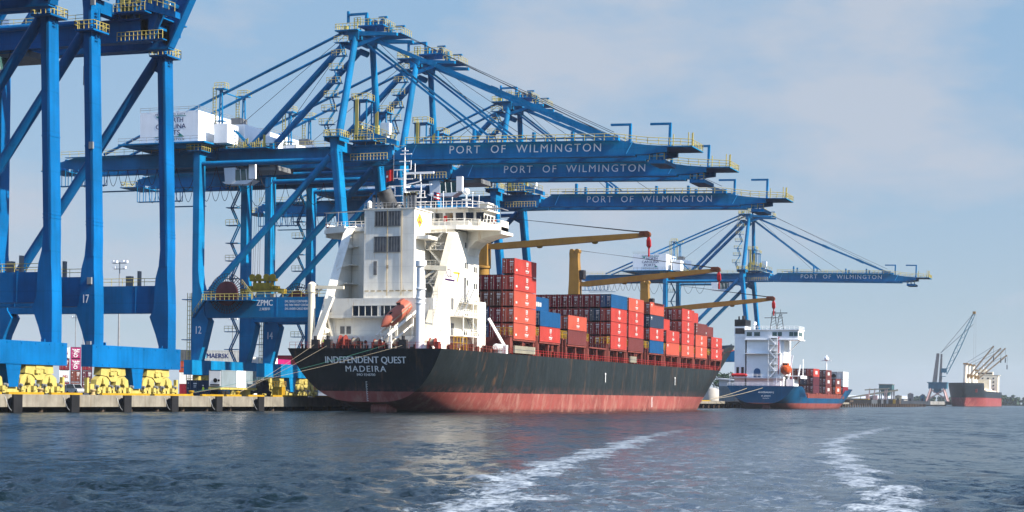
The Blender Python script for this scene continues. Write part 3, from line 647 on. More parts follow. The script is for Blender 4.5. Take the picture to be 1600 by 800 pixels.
    def brail(pts, sp, r):
        for (a0, yy, h0), (a1, y2, h1) in zip(pts[:-1], pts[1:]):
            k = max(1, round(max(abs(a1-a0), abs(y2-yy))/sp))
            for i in range(k+1):
                t = i/k; p = (a0+(a1-a0)*t, yy+(y2-yy)*t, h0+(h1-h0)*t); br.tube(bp(*p), bp(p[0], p[1], p[2]+1.2), r, 4)
            for q in (1.2, .65): br.tube(bp(a0, yy, h0+q), bp(a1, y2, h1+q), r*.9, 4)
    for s in (-1, 1): brail([(3, s*(gy+1.4), bh), (bl*.82, s*(gy+1.4), bh), (bl-3.5, s*(gy+1.2), bh*.75), (bl+4.7, s*(gy+.5), bh*.62)], 1.9, .068)
    brail([(bl+4.7, -gy-.5, bh*.62), (bl+4.7, gy+.5, bh*.62)], 1.1, .068); brail([(bl-3.3, -gy-.3, -.6), (bl-.5, -gy-.3, -.6)], 1.2, .068)
    for a, yy in ((bl+.5, -1.5), (bl+4.3, -2.5), (bl+3.9, -gy), (bl+4.6, -gy+.5)): br.tube(bp(a, yy, bh*.6), bp(a, yy, bh*.6+2.6), .1, 5)
    for a in (bl*.12, bl*.36, bl*.6, bl*.7): br.tube(bp(a, gy, bh), bp(a, gy, bh+1.7), .12, 5)
    A(br, 'boom_handrail', M['yellow'])
    # A-frame tower
    AX, AZ = P['apex']; th = 3.9
    for s in (-1, 1):
        A(MB().tube((xw(H)+.3, s*(hs-.3), H+P['stub']), (AX+.6, s*th, AZ), .78, 14, .62), 'tower_leg')
        A(MB().tube((AX-2.0, s*(th-.2), AZ-1.2), (P['bkx'], s*(gy+.1), gt), .62, 12), 'back_tube')
        A(MB().tube((AX-.2, s*(th-.4), AZ-2.0), (AX-2.0, s*(th-.2), AZ-1.2), .62, 12), 'tube_elbow')
        A(MB().tube((AX-1.5, s*3.2, AZ+1.6), (P['bsx'], s*gy, gt+.5), .3, 8), 'backstay')
    hd = MB(); hd.bx(AX-.8, AX+1.5, -th-.6, th+.6, AZ-.6, AZ+1.2); hd.bx(AX-3.4, AX+1.5, -th-1.2, th+1.2, AZ+1.2, AZ+1.4)
    hd.prism([(AX+1.4, AZ+.2), (AX+9.5, AZ-.2), (AX+9.5, AZ+.35), (AX+1.4, AZ+1.1)], 'y', -th-.4, -th+.4); hd.prism([(AX+1.4, AZ+.2), (AX+9.5, AZ-.2), (AX+9.5, AZ+.35), (AX+1.4, AZ+1.1)], 'y', th-.4, th+.4)
    hd.prism([(AX+1, AZ-2.0), (AX+7, AZ-.2), (AX+5, AZ-.2), (AX+1, AZ-1.2)], 'y', -th-.3, -th+.3)
    hd.bx(AX+.5, AX+6.0, -2.9, 2.9, AZ+2.3, AZ+2.5); hd.bx(AX+3.5, AX+9.8, -2.6, 2.6, AZ+.5, AZ+.64); hd.bx(AX+6.5, AX+7.5, -2.2, -1.2, AZ+.6, AZ+2.0).bx(AX+2.2, AX+3.0, -2.6, -1.9, AZ+2.5, AZ+3.9).bx(AX+3.8, AX+4.4, 1.0, 2.0, AZ+2.5, AZ+4.4)
    hd.bx(AX+4.6, AX+6.4, -2, -1.5, AZ+3.9, AZ+4.2).bx(AX+8.2, AX+10.2, -2, -1.5, AZ+1.9, AZ+2.2)
    hd.bx(AX+.9, AX+1.35, -.4, .4, AZ+1.4, AZ+5.2).bx(AX-3.0, AX+1.35, -.3, .3, AZ+5.2, AZ+5.6).bx(AX-3.1, AX-2.7, -.25, .25, AZ+3.8, AZ+6.1)
    for xx in (AX-2.6, AX-1.6, AX+4.2, AX+7.2): hd.tube((xx, -2.2, AZ+1.4), (xx, -2.2, AZ+2.8), .16, 6)
    for xx in (AX+2.3, AX+3.6, AX+5.3): hd.lathe([(.65, -.15), (.65, .15)], (xx, -1.6, AZ+3.1), 12, 'y').lathe([(.65, -.15), (.65, .15)], (xx, 1.6, AZ+3.1), 12, 'y')
    A(hd, 'tower_head')
    hr = MB()
    hr.rail([(AX-3.3, -th-1.1, AZ+1.4), (AX+1.5, -th-1.1, AZ+1.4)], 1.2, .8, .06).rail([(AX-3.3, -th-1.1, AZ+1.4), (AX-3.3, th+1.1, AZ+1.4)], 1.2, .9, .06)
    hr.rail([(AX+.6, -2.8, AZ+2.5), (AX+6, -2.8, AZ+2.5), (AX+6, 2.8, AZ+2.5)], 1.2, 1.0, .06).rail([(AX+6.2, -2.5, AZ+.64), (AX+9.7, -2.5, AZ+.64), (AX+9.7, 2.5, AZ+.64)], 1.2, 1.0, .06)
    for xx in (AX-1, AX-.3, AX+.4): hr.bx(xx-.07, xx+.07, -1.3, -1.15, AZ+1.4, AZ+4.4)
    for zz in np.arange(AZ+1.6, AZ+4.4, .4): hr.bx(AX-1, AX+.4, -1.3, -1.2, zz, zz+.08)
    hr.bx(AX-2.4, AX-1.7, -2.9, -2.2, AZ+1.4, AZ+2.6)
    A(hr, 'head_handrail', M['yellow'])
    if P['stays']:
        fs = MB()
        for s in (-1, 1):
            e1 = bp(bl*.80, s*gy, bh+.8); e2 = bp(bl*.33, s*gy, bh+1.6); a0 = Vector((AX+1.2, s*3.4, AZ+.8))
            A(MB().bar(a0, e1, .34, .62), 'forestay'); A(MB().bar(Vector((AX+1.0, s*3.0, AZ-.2)), e2, .26, .42), 'inner_forestay')
            for q in (.3, .55, .8): p = a0+(e1-a0)*q; A(MB().bar(p-(e1-a0).normalized()*.8, p+(e1-a0).normalized()*.8, .5, .9), 'stay_link')
        for k, (a, b) in enumerate((((AX+9, -2.5, AZ+.6), bp(bl*.8, -1.5, bh+2)), ((AX+9, -1.5, AZ+.9), bp(bl*.78, -.8, bh+1.4)), ((AX+3, -1, AZ+1), bp(bl*.5, -1, bh+.6)), ((AX+2, 1, AZ+1), bp(bl*.3, 1, bh+.6)), ((AX-3, -1, AZ+1.2), (P['bkx']-9, -1, gt+1.5)), ((AX-3, 1, AZ+1.2), (P['bkx']+3, 1, gt+1)))): fs.tube(a, b, .05, 4)
        A(fs, 'hoist_rope', M['black'])
    else:
        fs = MB()
        for s in (-1, 1):
            fs.bar((AX+1, s*3.2, AZ), bp(bl*.28, s*gy, bh+1.5), .34, .6); fs.tube((xw(H)+1.2, s*5.0, gt+1), (AX+1.5, s*4.0, AZ+2), .45, 10)
        A(fs, 'folded_forestay')
    # stairs that climb the tower, and the landside legs
    st, sr = MB(), MB(); zz = H+P['stub']; k = 0; base = Vector((xw(H)-2.4, -hs+.6, zz)); top = Vector((AX-1.5, -th-.8, AZ-1)); n = 7
    for k in range(n):
        a = base+(top-base)*k/n; b = base+(top-base)*(k+1)/n; o = Vector((.9 if k % 2 else -.9, 0, 0))
        st.stair(a-o*.8, b+o*.8, .8); st.bx(b.x-1.9, b.x+1.1, b.y-.6, b.y+.6, b.z-.1, b.z); sr.rail([(b.x-1.9, b.y-.6, b.z), (b.x+1.1, b.y-.6, b.z)], 1.1, 1, .05); sr.rail([(b.x-1.9, b.y-.6, b.z), (b.x-1.9, b.y+.6, b.z)], 1.1, 1, .05)
    A(st, 'tower_stairs'); A(sr, 'stair_handrail', M['yellow'])
    st = MB(); sr = MB(); zz = 6.0; k = 0
    while zz < H-4:
        y0 = hs-wy/2-.4; s = 1 if k % 2 else -1; xx = xl-wx/2-1.0
        st.stair((xx-s*.9, y0, zz), (xx+s*.9, y0, zz+3.6), .8); st.bx(xx-1.9, xx+.9, y0-.8, y0+.8, zz+3.6, zz+3.75)
        if k % 2: sr.rail([(xx-1.9, y0-.8, zz+3.75), (xx+.9, y0-.8, zz+3.75)], 1.1, 1, .05)
        zz += 3.7; k += 1
    A(st, 'landside_stairs'); A(sr, 'stair_handrail', M['yellow'])
    tw = MB(); ty = MB()                            # service towers round the far tower leg and the hinge
    for cx, cy, z1, z2 in ((xw(H)+1.4, hs-1.2, gt+3.0, gt+8.5), (xw(H)+2.6, -hs*.35, gt+2, gt+9)):
        for a in (-1.3, 1.3):
            for b in (-1.2, 1.2): tw.bx(cx+a-.12, cx+a+.12, cy+b-.12, cy+b+.12, gt, z2)
        for z in (z1, z2): tw.bx(cx-1.7, cx+1.7, cy-1.6, cy+1.6, z-.18, z); ty.rail([(cx-1.7, cy-1.6, z), (cx+1.7, cy-1.6, z), (cx+1.7, cy+1.6, z)], 1.15, 1.1, .068); ty.rail([(cx-1.7, cy-1.6, z), (cx-1.7, cy+1.6, z)], 1.15, 1.1, .068)
        ty.bx(cx-.9, cx-.2, cy-1.75, cy-1.6, z1, z2)
    tw.prism([(xw(H)+2.0, gt+2.2), (xw(H)+10.5, gt-.2), (xw(H)+10.5, gt+.7), (xw(H)+2.0, gt+3.6)], 'y', -gy-1.2, -gy+.2)
    tw.bx(xw(H)+1, xw(H)+6.4, -gy-3, gy+3, gt+.6, gt+.8); tw.bx(xw(H)+1.2, xw(H)+9, -gy-2.2, -gy-1.0, gb-.2, gb-.05)
    ty.rail([(xw(H)+1.2, -gy-2.2, gb-.05), (xw(H)+9, -gy-2.2, gb-.05)], 1.25, .7, .06).rail([(xw(H)+1, -gy-3, gt+.8), (xw(H)+6.4, -gy-3, gt+.8)], 1.2, .7, .06).rail([(xw(H)+2.4, -gy-1.2, gt+3.5), (xw(H)+10.4, -gy-1.2, gt+.7)], 1.2, 1.0, .06)
    for dx, dy in ((1.6, -4.4), (2.6, -4.2), (5.8, -3.4)): ty.bx(xw(H)+dx-.3, xw(H)+dx+.3, dy-.3, dy+.3, gt+.8, gt+4.0)
    A(tw, 'hinge_platform'); A(ty, 'hinge_handrail', M['yellow'])
    A(MB().bx(xw(H)+6.0, xw(H)+7.7, -2.6, -1.0, gt+2.4, gt+4.6).bx(xw(H)+6.3, xw(H)+7.3, -2.2, -1.2, gt+.8, gt+2.4), 'hinge_cabin', M['cleanwhite'])
    # machinery house and what stands by it
    mh = MB().bx(P['hx0'], P['hx1'], -hs-1.6, 3.2, gt+1.1, gt+7.3)
    for yy in (-7.5, -3.8, -.1): mh.bx(P['hx1'], P['hx1']+.05, yy-1.2, yy+1.2, gt+1.6, gt+5.2)
    mo = A(mh, 'machinery_house', M['house'])
    mh = MB(); hx0, hx1 = P['hx0'], P['hx1']; yh = -hs-1.6; cx = (hx0+hx1)/2
    pl = MB().bx(hx0-4.5, hx1+2, -hs-2.6, 5, gt+.78, gt+1.08)
    for s in (-1, 1): pl.bar((hx0+1, s*gy, gt), (hx0-3.5, s*gy, gt+.8), .3, .3)
    pl.prism([(hx0-2, gt+.78), (hx1+1, gt+.78), (hx1-3, gt+.05), (hx0+3, gt+.05)], 'y', -hs-1.2, -hs-.9); A(pl, 'house_platform')
    A(MB().rail([(hx0-4.5, -hs-2.5, gt+1.08), (hx1+2, -hs-2.5, gt+1.08)], 1.1, 1.6, .045).rail([(hx0, yh, gt+7.3), (hx1, yh, gt+7.3), (hx1, 3.2, gt+7.3)], .9, 2.4, .05), 'house_handrail', M['grey'])
    for tx, dx, dz, wd, hh, sp_ in (('NORTH', 1.0, 5.6, 4.4, .95, 1), ('CAROLINA', .4, 4.35, 6.8, .95, 1), ('PORTS', .2, 3.1, 4.6, .95, 1), ('MOREHEAD CITY', .3, 6.75, 6.8, .42, 1.15), ('WILMINGTON', .3, 1.75, 6.4, .42, 1.3)):
        text_mb(tx, (cx+dx, yh, gt+dz), wd, hh, '-y', .02, .03, None, sp_).build('lettering', M['ink'], mo, world=False)
    lt = MB().bx(cx-3, cx+3.8, yh-.03, yh-.005, gt+6.35, gt+6.45).prism([(cx-3, gt+6.35), (cx-1.6, gt+6.35), (cx-1.9, gt+5.7)], 'y', yh-.03, yh-.005); lt.build('emblem_mark', M['green'], mo, world=False)
    lt = MB().bx(cx-3.2, cx+3.4, yh-.03, yh-.005, gt+2.2, gt+2.3).prism([(cx+3.4, gt+2.3), (cx+2, gt+2.3), (cx+2.6, gt+2.9)], 'y', yh-.03, yh-.005); lt.build('emblem_mark', M['green'], mo, world=False)
    A(MB().bx(hx1+1.6, hx1+5.6, -2.6, 5.8, gt+1.1, gt+5.6).bx(hx1+2, hx1+5, -8.6, -4.2, gt+1.1, gt+4.9).bx(hx1+7, hx1+9.2, 1, 5, gt+.6, gt+3.6), 'electrical_house', M['cleanwhite'])
    A(MB().bx(hx1+2.2, hx1+4.4, -2.2, .6, gt+5.6, gt+7.0), 'vent_unit', M['steel'])
    ht = MB(); hy = MB()
    for s in (-1, 1):                               # stay masts on the girder
        mx, my = P['bsm'], s*4.7
        for a in (-.55, .55): ht.tube((mx+a, my, gt), (mx+a*.35, my, gt+12.5), .16, 6)
        for z in range(6): ht.bar((mx-.5+z*.05, my, gt+1+z*2), (mx+.5-z*.05, my, gt+2+z*2), .1, .1)
        ht.bx(mx-1.0, mx+1.2, my-.9, my+.9, gt+12.4, gt+12.6); ht.bx(mx-.9, mx+.9, my-.7, my+.7, gt+6, gt+6.15)
        hy.rail([(mx-1, my-.9, gt+12.6), (mx+1.2, my-.9, gt+12.6), (mx+1.2, my+.9, gt+12.6)], 1.1, .8, .068)
        hy.bx(mx-1.7, mx-1.55, my-.4, my-.3, gt, gt+13).bx(mx-1.0, mx-.85, my-.4, my-.3, gt, gt+13)
        for z in np.arange(gt+.5, gt+13, .55): hy.bx(mx-1.7, mx-.85, my-.42, my-.3, z, z+.1)
    ht.tube((P['bsm'], -4.7, gt+12), (P['bsm'], 4.7, gt+12), .14, 6)
    A(ht, 'stay_mast'); A(hy, 'mast_handrail', M['yellow'])
    xx = hx1+1.8; my = MB()
    for k in range(9): my.rail([(xx+k*1.1, -hs*.55-.4*(k % 3), gt+.2), (xx+k*1.1+1.0, -hs*.55-.4*(k % 3), gt+.2+(k % 2)*.8)], 1.2, .6, .068)
    my.bx(xx+4.5, xx+5, -4, -3.4, gt, gt+2.4).bx(xx+9, xx+9.3, -4.5, -4, gt, gt+3); A(my, 'walkway_handrail', M['yellow'])
    dk = MB().bx(hx1+2, hx1+13, -hs*.6-1.2, hs*.6, gt+.02, gt+.18).stair((hx1+5, -5.6, gt+4), (hx1+9, -5.6, gt+.2), 1.0)
    for q in range(4): dk.bx(hx1+7+q*1.4, hx1+7.8+q*1.4, -2.6, -1.4, gt+.2, gt+1.2+.4*(q % 2))
    A(dk, 'service_deck')
    # cable reel and ladders at the portal
    rz = pt+.7; rx = xl+7.8; ry = -hs-wy/2-1.0; rm = MB(); rm.cur = 0
    for i in range(40):
        a = 2*math.pi*i/40; rm.bar((rx+1.6*math.cos(a), ry, rz+1.6*math.sin(a)), (rx+3.9*math.cos(a), ry, rz+3.9*math.sin(a)), .07, .12)
    rm.cur = 1; rm.lathe([(.9, -.25), (2.4, -.25), (2.4, .25), (.9, .25)], (rx, ry, rz), 28, 'y')
    for r_ in (3.3, 3.9):
        rm.cur = 0
        for i in range(40):
            a, b = 2*math.pi*i/40, 2*math.pi*(i+1)/40; rm.bar((rx+r_*math.cos(a), ry, rz+r_*math.sin(a)), (rx+r_*math.cos(b), ry, rz+r_*math.sin(b)), .09, .09)
    rm.build('cable_reel', [M['dark'], M['reelred']], root, world=False)
    A(MB().bx(rx-5, rx+6, ry-1.0, ry+1.6, pt-.75, pt-.6).bar((rx-7.5, ry, pt-4.0), (rx-4.8, ry, pt-.7), .9, .12), 'reel_platform')
    A(MB().rail([(rx-5, ry-1, pt-.6), (rx+6, ry-1, pt-.6)], 1.15, 1.0, .068).rail([(rx-7.5, ry-.4, pt-4), (rx-4.8, ry-.4, pt-.6)], 1.1, 1, .05).rail([(rx+3.6, ry-.6, pt+2.4), (rx+6, ry-.6, pt-.4)], 1.0, .9, .05), 'reel_handrail', M['yellow'])
    lc = MB(); lw = xl-wx/2-.9
    for sx in (-.45, .45):
        for sy in (-.45, .45): lc.bx(lw+sx-.05, lw+sx+.05, -hs+sy-.05, -hs+sy+.05, 1, pt+1)
    for z in np.arange(1.5, pt+1, .9): lc.bx(lw-.5, lw+.5, -hs-.5, -hs-.42, z, z+.09); lc.bx(lw+.42, lw+.5, -hs-.5, -hs+.5, z, z+.09)
    A(lc, 'ladder_cage', M['yellow'])
    lp = MB()
    for z in (5.5, 11, pt-.4): lp.bx(lw-1.5, lw+.6, -hs-.9, -hs+.9, z, z+.15)
    A(lp, 'ladder_platform')
    # trolley with operator cab
    tx = P['tx']; tr = MB(); tr.bx(tx-3, tx+5, -gy-.2, gy+.2, gb-1.0, gb-.35)
    for a in (-2.6, 4.4): tr.bx(tx+a-.5, tx+a+.5, -gy-.5, gy+.5, gb-.35, gb-.05)
    to = A(tr, 'trolley', M['steel'])
    c = MB(); c.prism([(tx-5.9, gb-.5), (tx-3.3, gb-.5), (tx-3.3, gb-3.3), (tx-5.6, gb-3.3)], 'y', -gy-1.6, -gy+.9); c.prism([(tx-6.2, gb-3.3), (tx+.9, gb-3.05), (tx-.6, gb-3.9), (tx-5.6, gb-3.7)], 'y', -gy-1.7, -gy+1)
    c.build('operator_cab', M['house'], to, world=False)
    g = MB().prism([(tx-3.28, gb-1.0), (tx+.5, gb-1.0), (tx+.8, gb-3.06), (tx-3.28, gb-3.26)], 'y', -gy-1.5, -gy+.8); g.build('cab_glass', M['glassg'], to, world=False)
    g = MB(); [g.bar((tx+a, -gy-1.55, gb-.9), (tx+a+.2, -gy-1.55, gb-3.1), .1, .1) for a in (-2.2, -.9, .4)]; g.build('cab_frame', M['cleanwhite'], to, world=False)
    A(MB().bx(tx+2.0, tx+3.3, -hs+.4, -hs+1.2, gb-3.4, gb-.3) if P['panelbox'] else MB().bx(xl+16, xl+17.2, hs-1, hs-.4, gb-3.4, gb-.3), 'cable_box', M['cleanwhite'])
    # writing
    if P['boomtext']:
        c0 = bp(P['tcen'], -gy-gw, bh*.58+.05)
        o = text_mb('PORT  OF  WILMINGTON', (0, 0, 0), 30.4, 1.5, '-y', .006, .04, spacing=1.25); o.v = [tuple(c0+d*v[0]+Vector((0, v[1], 0))+u*v[2]) for v in o.v]; A(o, 'lettering', M['lettering'])
        st = MB(); a0 = bl*.86; st.bar(bp(a0, -gy-gw-.03, .5), bp(a0+1.2, -gy-gw-.03, bh*.94), .03, .16); st.bar(bp(4.0, -gy-gw-.03, .4), bp(5.0, -gy-gw-.03, bh*.95), .03, .16); A(st, 'angle_mark', paint('light blue marking', (.05, .42, .75), .5))
    yf = -hs-wy*.36
    zc = pt-1.35; x0 = xl+15.4; tl_ = [('ZPMC', 0, .25, 3.5, 1.15, .03), ('上海振华', 0, -.95, 2.4, .55, .02)]
    for k, q_ in enumerate(('SWL SINGLE CONTAINER', 'SWL TWIN TWENTY CONTAINER', 'SWL UNDER CARGO BEAM')): tl_.append((q_, (-.0, .35, .12)[k]+6.9, .5-k*.72, (4.9, 5.6, 5.1)[k], .45, .02))
    for q_, dx, dz, wd, hh, bo_ in tl_: A(text_mb(q_, (x0+dx, yf, zc+dz), wd, hh, '-y', bo_, .03), 'maker_lettering', M['lettering'])
    return root
def number(root, s, x, y, z, wid=1.2, hei=1.5):
    text_mb(s, (x, y, z), wid, hei, '-y', .02, .03).build('crane_number', M['lettering'], root, world=False)
base = dict(mat=M['blue2'], hs=9.7, xl=-33.85, lean=.105, wx=1.4, wy=2.3, H=47.8, stub=2.4, sill=2.9, sl=13.2, by=6.9, portal=(15.4, 19.4), tie=.46, brace=.68, btop=46.6,
            girder=(46.25, 49.2), gy=3.6, xr=-70.5, xh=5.6, bl=55.0, bang=-.022, apex=(-3.3, 70.6), bkx=-26.4, bsx=-60, hx0=-46.6, hx1=-33.3, bsm=-32.0, tx=-25.0, stays=True, boomtext=True, tcen=27.2, panelbox=True)
YA = 316.7
GRP = 'blue ship to shore gantry cranes'
cA = crane(dict(base, Y=YA), 'blue gantry crane numbered 12 on its landside leg, boom lowered', GRP)
def move_trolley(root, dx):
    for ch in root.children:
        if ch.name.startswith(('trolley', 'cable_box')): ch.location.x += dx
cB = dup(cA, (XQ-4, YA+29.9, Q), 'blue gantry crane numbered 14, the middle one of the three lettered booms above the ship'); move_trolley(cB, 32)
cC = dup(cA, (XQ-4, YA+86.3, Q), 'blue gantry crane with the lowest of the three lettered booms above the black ship'); move_trolley(cC, -14)
cD = dup(cA, (XQ-4, YA+352, Q), 'smallest and farthest blue gantry crane, its boom over the blue ship'); move_trolley(cD, 14)
number(cA, '12', -32.9, -9.7-1.15, 13.0); number(cB, '14', -32.9, -9.7-1.15, 13.0)
near = dict(base, mat=M['blue'], hs=10.1, xl=-31.6, lean=.030, wx=1.35, wy=2.35, H=56.3, stub=2.6, sill=3.2, sl=12.2, by=6.2, portal=(12.9, 17.2), tie=.5, brace=.78, btop=53.2,
            girder=(52.7, 56.0), gy=3.0, xr=-62, xh=4.2, bl=56, bang=R(63), apex=(-1, 84), bkx=-24, bsx=-56, hx0=-50, hx1=-36, bsm=-34, tx=-22, stays=False, boomtext=False, panelbox=False, mid=53.2)
cF = crane(dict(near, Y=230.3), 'near blue gantry crane numbered 17 with boom raised out of view', GRP)
cE = dup(cF, (XQ-4, 199.6, Q), 'nearest blue gantry crane, cut by the left edge, one waterside leg in view')
number(cF, '17', -.85, -10.1-1.18, 14.0, .95, 1.2)
eb = MB()
for z in (7.3, 16.6, 36.3, 57.2): eb.bx(-.55, .15, -10.1-1.5, -10.1-1.18, z-.5, z+.5)
pieces(eb, 'junction_box', M['grey'], cF, world=False)
# spreader hanging from crane 12
sp = thing('lifting_spreader', 'yellow lifting spreader hung on ropes from crane 12 above its portal beam', 'spreader', (-170.4, YA, 23.2))
b = MB(); b.bx(-4.2, 4.2, -.8, .8, .3, .85); b.bx(-1.9, 1.9, -1.0, 1.0, .85, 2.1); b.bx(-4.6, -3.9, -1.2, 1.2, .0, .9).bx(3.9, 4.6, -1.2, 1.2, .0, .9)
for x in (-3, -2.4, 2.5, 3.1): b.bx(x-.15, x+.15, -1, 1, .85, 1.5)
b.build('spreader_frame', paint('spreader yellow', (.62, .40, .03), .55, var=.35, scale=1, streak=.3), sp, world=False)
b = MB(); b.bx(-2.9, 2.9, -.6, .6, 2.5, 3.0)
for x in (-2.0, -.9, .9, 2.0): b.bx(x-.1, x+.1, -.5, .5, 2.1, 2.6)
b.build('head_block', MATS['spreader yellow'], sp, world=False)
b = MB()
for x in (-2.3, -.9, .9, 2.3): b.lathe([(.62, -.2), (.62, .2)], (x, -.5, 3.3), 16, 'y')
b.build('sheave', MATS['spreader yellow'], sp, world=False)
b = MB(); [b.tube((x, y, 3.4), (x*.8, y, 24.3), .035, 4) for x in (-2.3, -1.2, 1.2, 2.3) for y in (-.4, .4)]; b.build('hoist_rope', M['black'], sp, world=False)
# ---------------------------------------------------------------- black container ship
CX, YT, DK, XS = -126.5, 270.6, 10.8, -112.2               # centre line, transom, deck level, starboard side
ship = thing('container_ship', 'large dark green container ship with red bottom and white deckhouse seen from astern', 'container ship', (CX, YT, 0))
HB = 14.28; RAKE = .20
def bowb(y, z):
    s = z/16.3; ys, yt, n = 425+45*s, 495+20*s, 1.9+.5*s
    return (max(0.0, 1-max(0.0, (y-ys)/(yt-ys))**n) if y < yt else 0.0), yt
def sec(y):
    t = min(1, max(0, (y-YT)/66)); zk = 1.7-5.5*(1-(1-t)**2.4); p = 3.4+11*t**2.0
    top = DK if y < 468 else DK+min(1, (y-468)/4.5)*(6.2+2.0*min(1, max(0, (y-472)/35)))
    pts = []
    for v in [0, .004, .015, .04, .08, .14, .22, .32, .44, .57, .7, .82, .91, 1.0]:
        z = zk+(top-zk)*v; f, yt = bowb(y, max(0, z)); yy = min(y, yt); f = bowb(yy, max(0, z))[0]
        pts.append((HB*f*(v**(1/p) if v > 0 else 0), yy+max(0, DK-z)*RAKE*max(0, 1-(y-YT)/20), z))
    return pts
ys = list(np.concatenate([np.linspace(YT, 300, 16), np.linspace(304, 330, 8), np.linspace(340, 425, 8), np.linspace(430, 517, 34)]))
secs = [sec(y) for y in ys]; n = len(secs[0])
hb = MB()
for s in (-1, 1):
    vs = [(CX+s*p[0], p[1], p[2]) for q in secs for p in q]; hb.add(vs, [(k*n+i, k*n+i+1, (k+1)*n+i+1, (k+1)*n+i) for k in range(len(secs)-1) for i in range(n-1)])
q = secs[0]; hb.add([(CX+p[0], p[1], p[2]) for p in q]+[(CX-p[0], p[1], p[2]) for p in reversed(q)], [tuple(range(2*n))])
hull = hb.build('hull', M['hull'], ship, smooth=True)
bm = bmesh.new(); bm.from_mesh(hull.data); bmesh.ops.remove_doubles(bm, verts=bm.verts, dist=.004)
bmesh.ops.dissolve_degenerate(bm, edges=bm.edges, dist=.003); bmesh.ops.recalc_face_normals(bm, faces=bm.faces); bm.to_mesh(hull.data); bm.free(); hull.data.set_sharp_from_angle(angle=R(40))
d = MB()
for k in range(len(secs)-1):
    a, b = secs[k][-1], secs[k+1][-1]
    za, zb = min(a[2], DK if a[1] < 468 else a[2]-1.2)-.05, min(b[2], DK if b[1] < 468 else b[2]-1.2)-.05
    d.add([(CX-a[0]+.06, a[1], za), (CX+a[0]-.06, a[1], za), (CX+b[0]-.06, b[1], zb), (CX-b[0]+.06, b[1], zb)], [(0, 1, 2, 3)])
d.build('deck', M['redox'], ship)
MB().column([(CX+1.6, YT+5.2, -3, 2.8, 4.6), (CX+1.6, YT+5.2, 1.0, 2.8, 4.6), (CX+1.6, YT+6.0, 2.0, 2.4, 4.4)]).build('rudder', M['hull'], ship)
yl = YT-.0
def raked(mb): mb.v = [(x, y+(DK-z)*RAKE, z) for x, y, z in mb.v]; return mb
raked(text_mb('INDEPENDENT QUEST', (-126.25, yl, 8.75), 15.0, 1.34, '-y', .028)).build('lettering', M['lettering'], ship)
raked(text_mb('MADEIRA', (-126.3, yl, 7.35), 7.5, 1.0, '-y', .02, spacing=1.2)).build('lettering', M['lettering'], ship)
raked(text_mb('IMO 9248700', (-126.3, yl, 6.35), 3.4, .42, '-y', .02)).build('lettering', M['lettering'], ship)
b = MB()
for k in range(17): b.bx(-126.5, -126.5+(.16 if k % 2 else .3), yl-.04, yl-.02, 1.9+k*.2, 1.98+k*.2)
raked(b)
for yy in (363, 421): b.bx(XS+.03, XS+.06, yy-.12, yy+.12, 6.3, 8.2).bx(XS+.03, XS+.06, yy-.35, yy+.35, 7.9, 8.3)
b.bx(XS+.03, XS+.06, 400, 400.3, 0.9, 3.3)
b.build('draught_mark', M['lettering'], ship)
# --- deckhouse
W = M['white']; P_ = lambda mb, nm, mt=None, par=None, **k: pieces(mb, nm, mt or W, par or ship, **k)
PX, SX = -136.9, -116.0                                     # inner and outer long walls
lower = P_(MB().bx(PX+.1, SX-.1, 277.2, 297, DK, 16.2).bx(PX+.1, SX-.1, 276.2, 297, 16.2, 19.6).bx(PX-1.2, SX-.2, 274.4, 277.0, DK, 13.0), 'lower_deckhouse')
g = MB()
for x0, x1 in ((-131.2, -126.4), (-125.8, -120.9)): g.bx(x0, x1, 276.12, 276.19, 16.55, 18.3)
P_(g, 'window_band', M['glass'], lower)
g = MB()
for k in range(9): g.bx(-131.2+k*1.2-.06, -131.2+k*1.2+.06, 276.05, 276.12, 16.5, 18.35)
g.bx(-131.3, -120.8, 276.04, 276.12, 16.42, 16.55).bx(-131.3, -120.8, 276.04, 276.12, 18.3, 18.42); P_(g, 'window_frame', W, lower)
for x0, x1, z0, z1 in ((-136.1, -135.3, 17.3, 18.9), (-134.0, -133.2, 13.5, 14.8), (-132.8, -132.0, 13.5, 14.8)):
    P_(MB().bx(x0, x1, 276.1 if z0 > 16 else 277.1, 276.2 if z0 > 16 else 277.2, z0, z1), 'vent_grille', M['louvre'], lower)
g = MB()
for k in range(5): g.lathe([(.3, 0), (.3, .06)], (-129.5+k*1.7, 274.3, 12.0), 10, 'y')
P_(g, 'porthole', M['glass'], lower)
tower = P_(MB().bx(PX+.55, SX-.55, 286.5, 297, 19.6, 32.4).bx(-120.8, -116.6, 284.0, 286.5, 19.6, 19.9), 'accommodation_tower')
cas = P_(MB().bx(-130.5, -121.0, 279, 286.6, 19.6, 35.2).bx(-130.7, -120.8, 278.85, 286.8, 35.2, 35.35), 'funnel_casing')
g = MB()
for x0, x1, z0, z1 in ((-128.5, -126.2, 32.3, 34.8), (-125.9, -123.6, 32.3, 34.8), (-128.6, -126.2, 27.8, 30.4), (-125.9, -123.6, 27.8, 30.4)):
    h = MB(); h.bx(x0, x1, 278.93, 278.99, z0, z1); o = P_(h, 'louvre_panel', M['louvre'] if z0 < 30 or x0 > -126 else M['soot'], cas)
    for k in range(5): g.bx(x0+.1+k*(x1-x0-.2)/4-.04, x0+.1+k*(x1-x0-.2)/4+.04, 278.85, 278.93, z0, z1)
    g.bx(x0-.06, x1+.06, 278.85, 278.93, z0-.08, z0).bx(x0-.06, x1+.06, 278.85, 278.93, z1, z1+.08)
P_(g, 'louvre_bars', M['steel'], cas)
g = MB().bx(-128.6, -128.0, 278.92, 278.99, 23.8, 26.2).bx(-126.2, -125.8, 278.92, 278.99, 24.9, 25.5); P_(g, 'vent_grille', M['louvre'], cas)
g = MB()
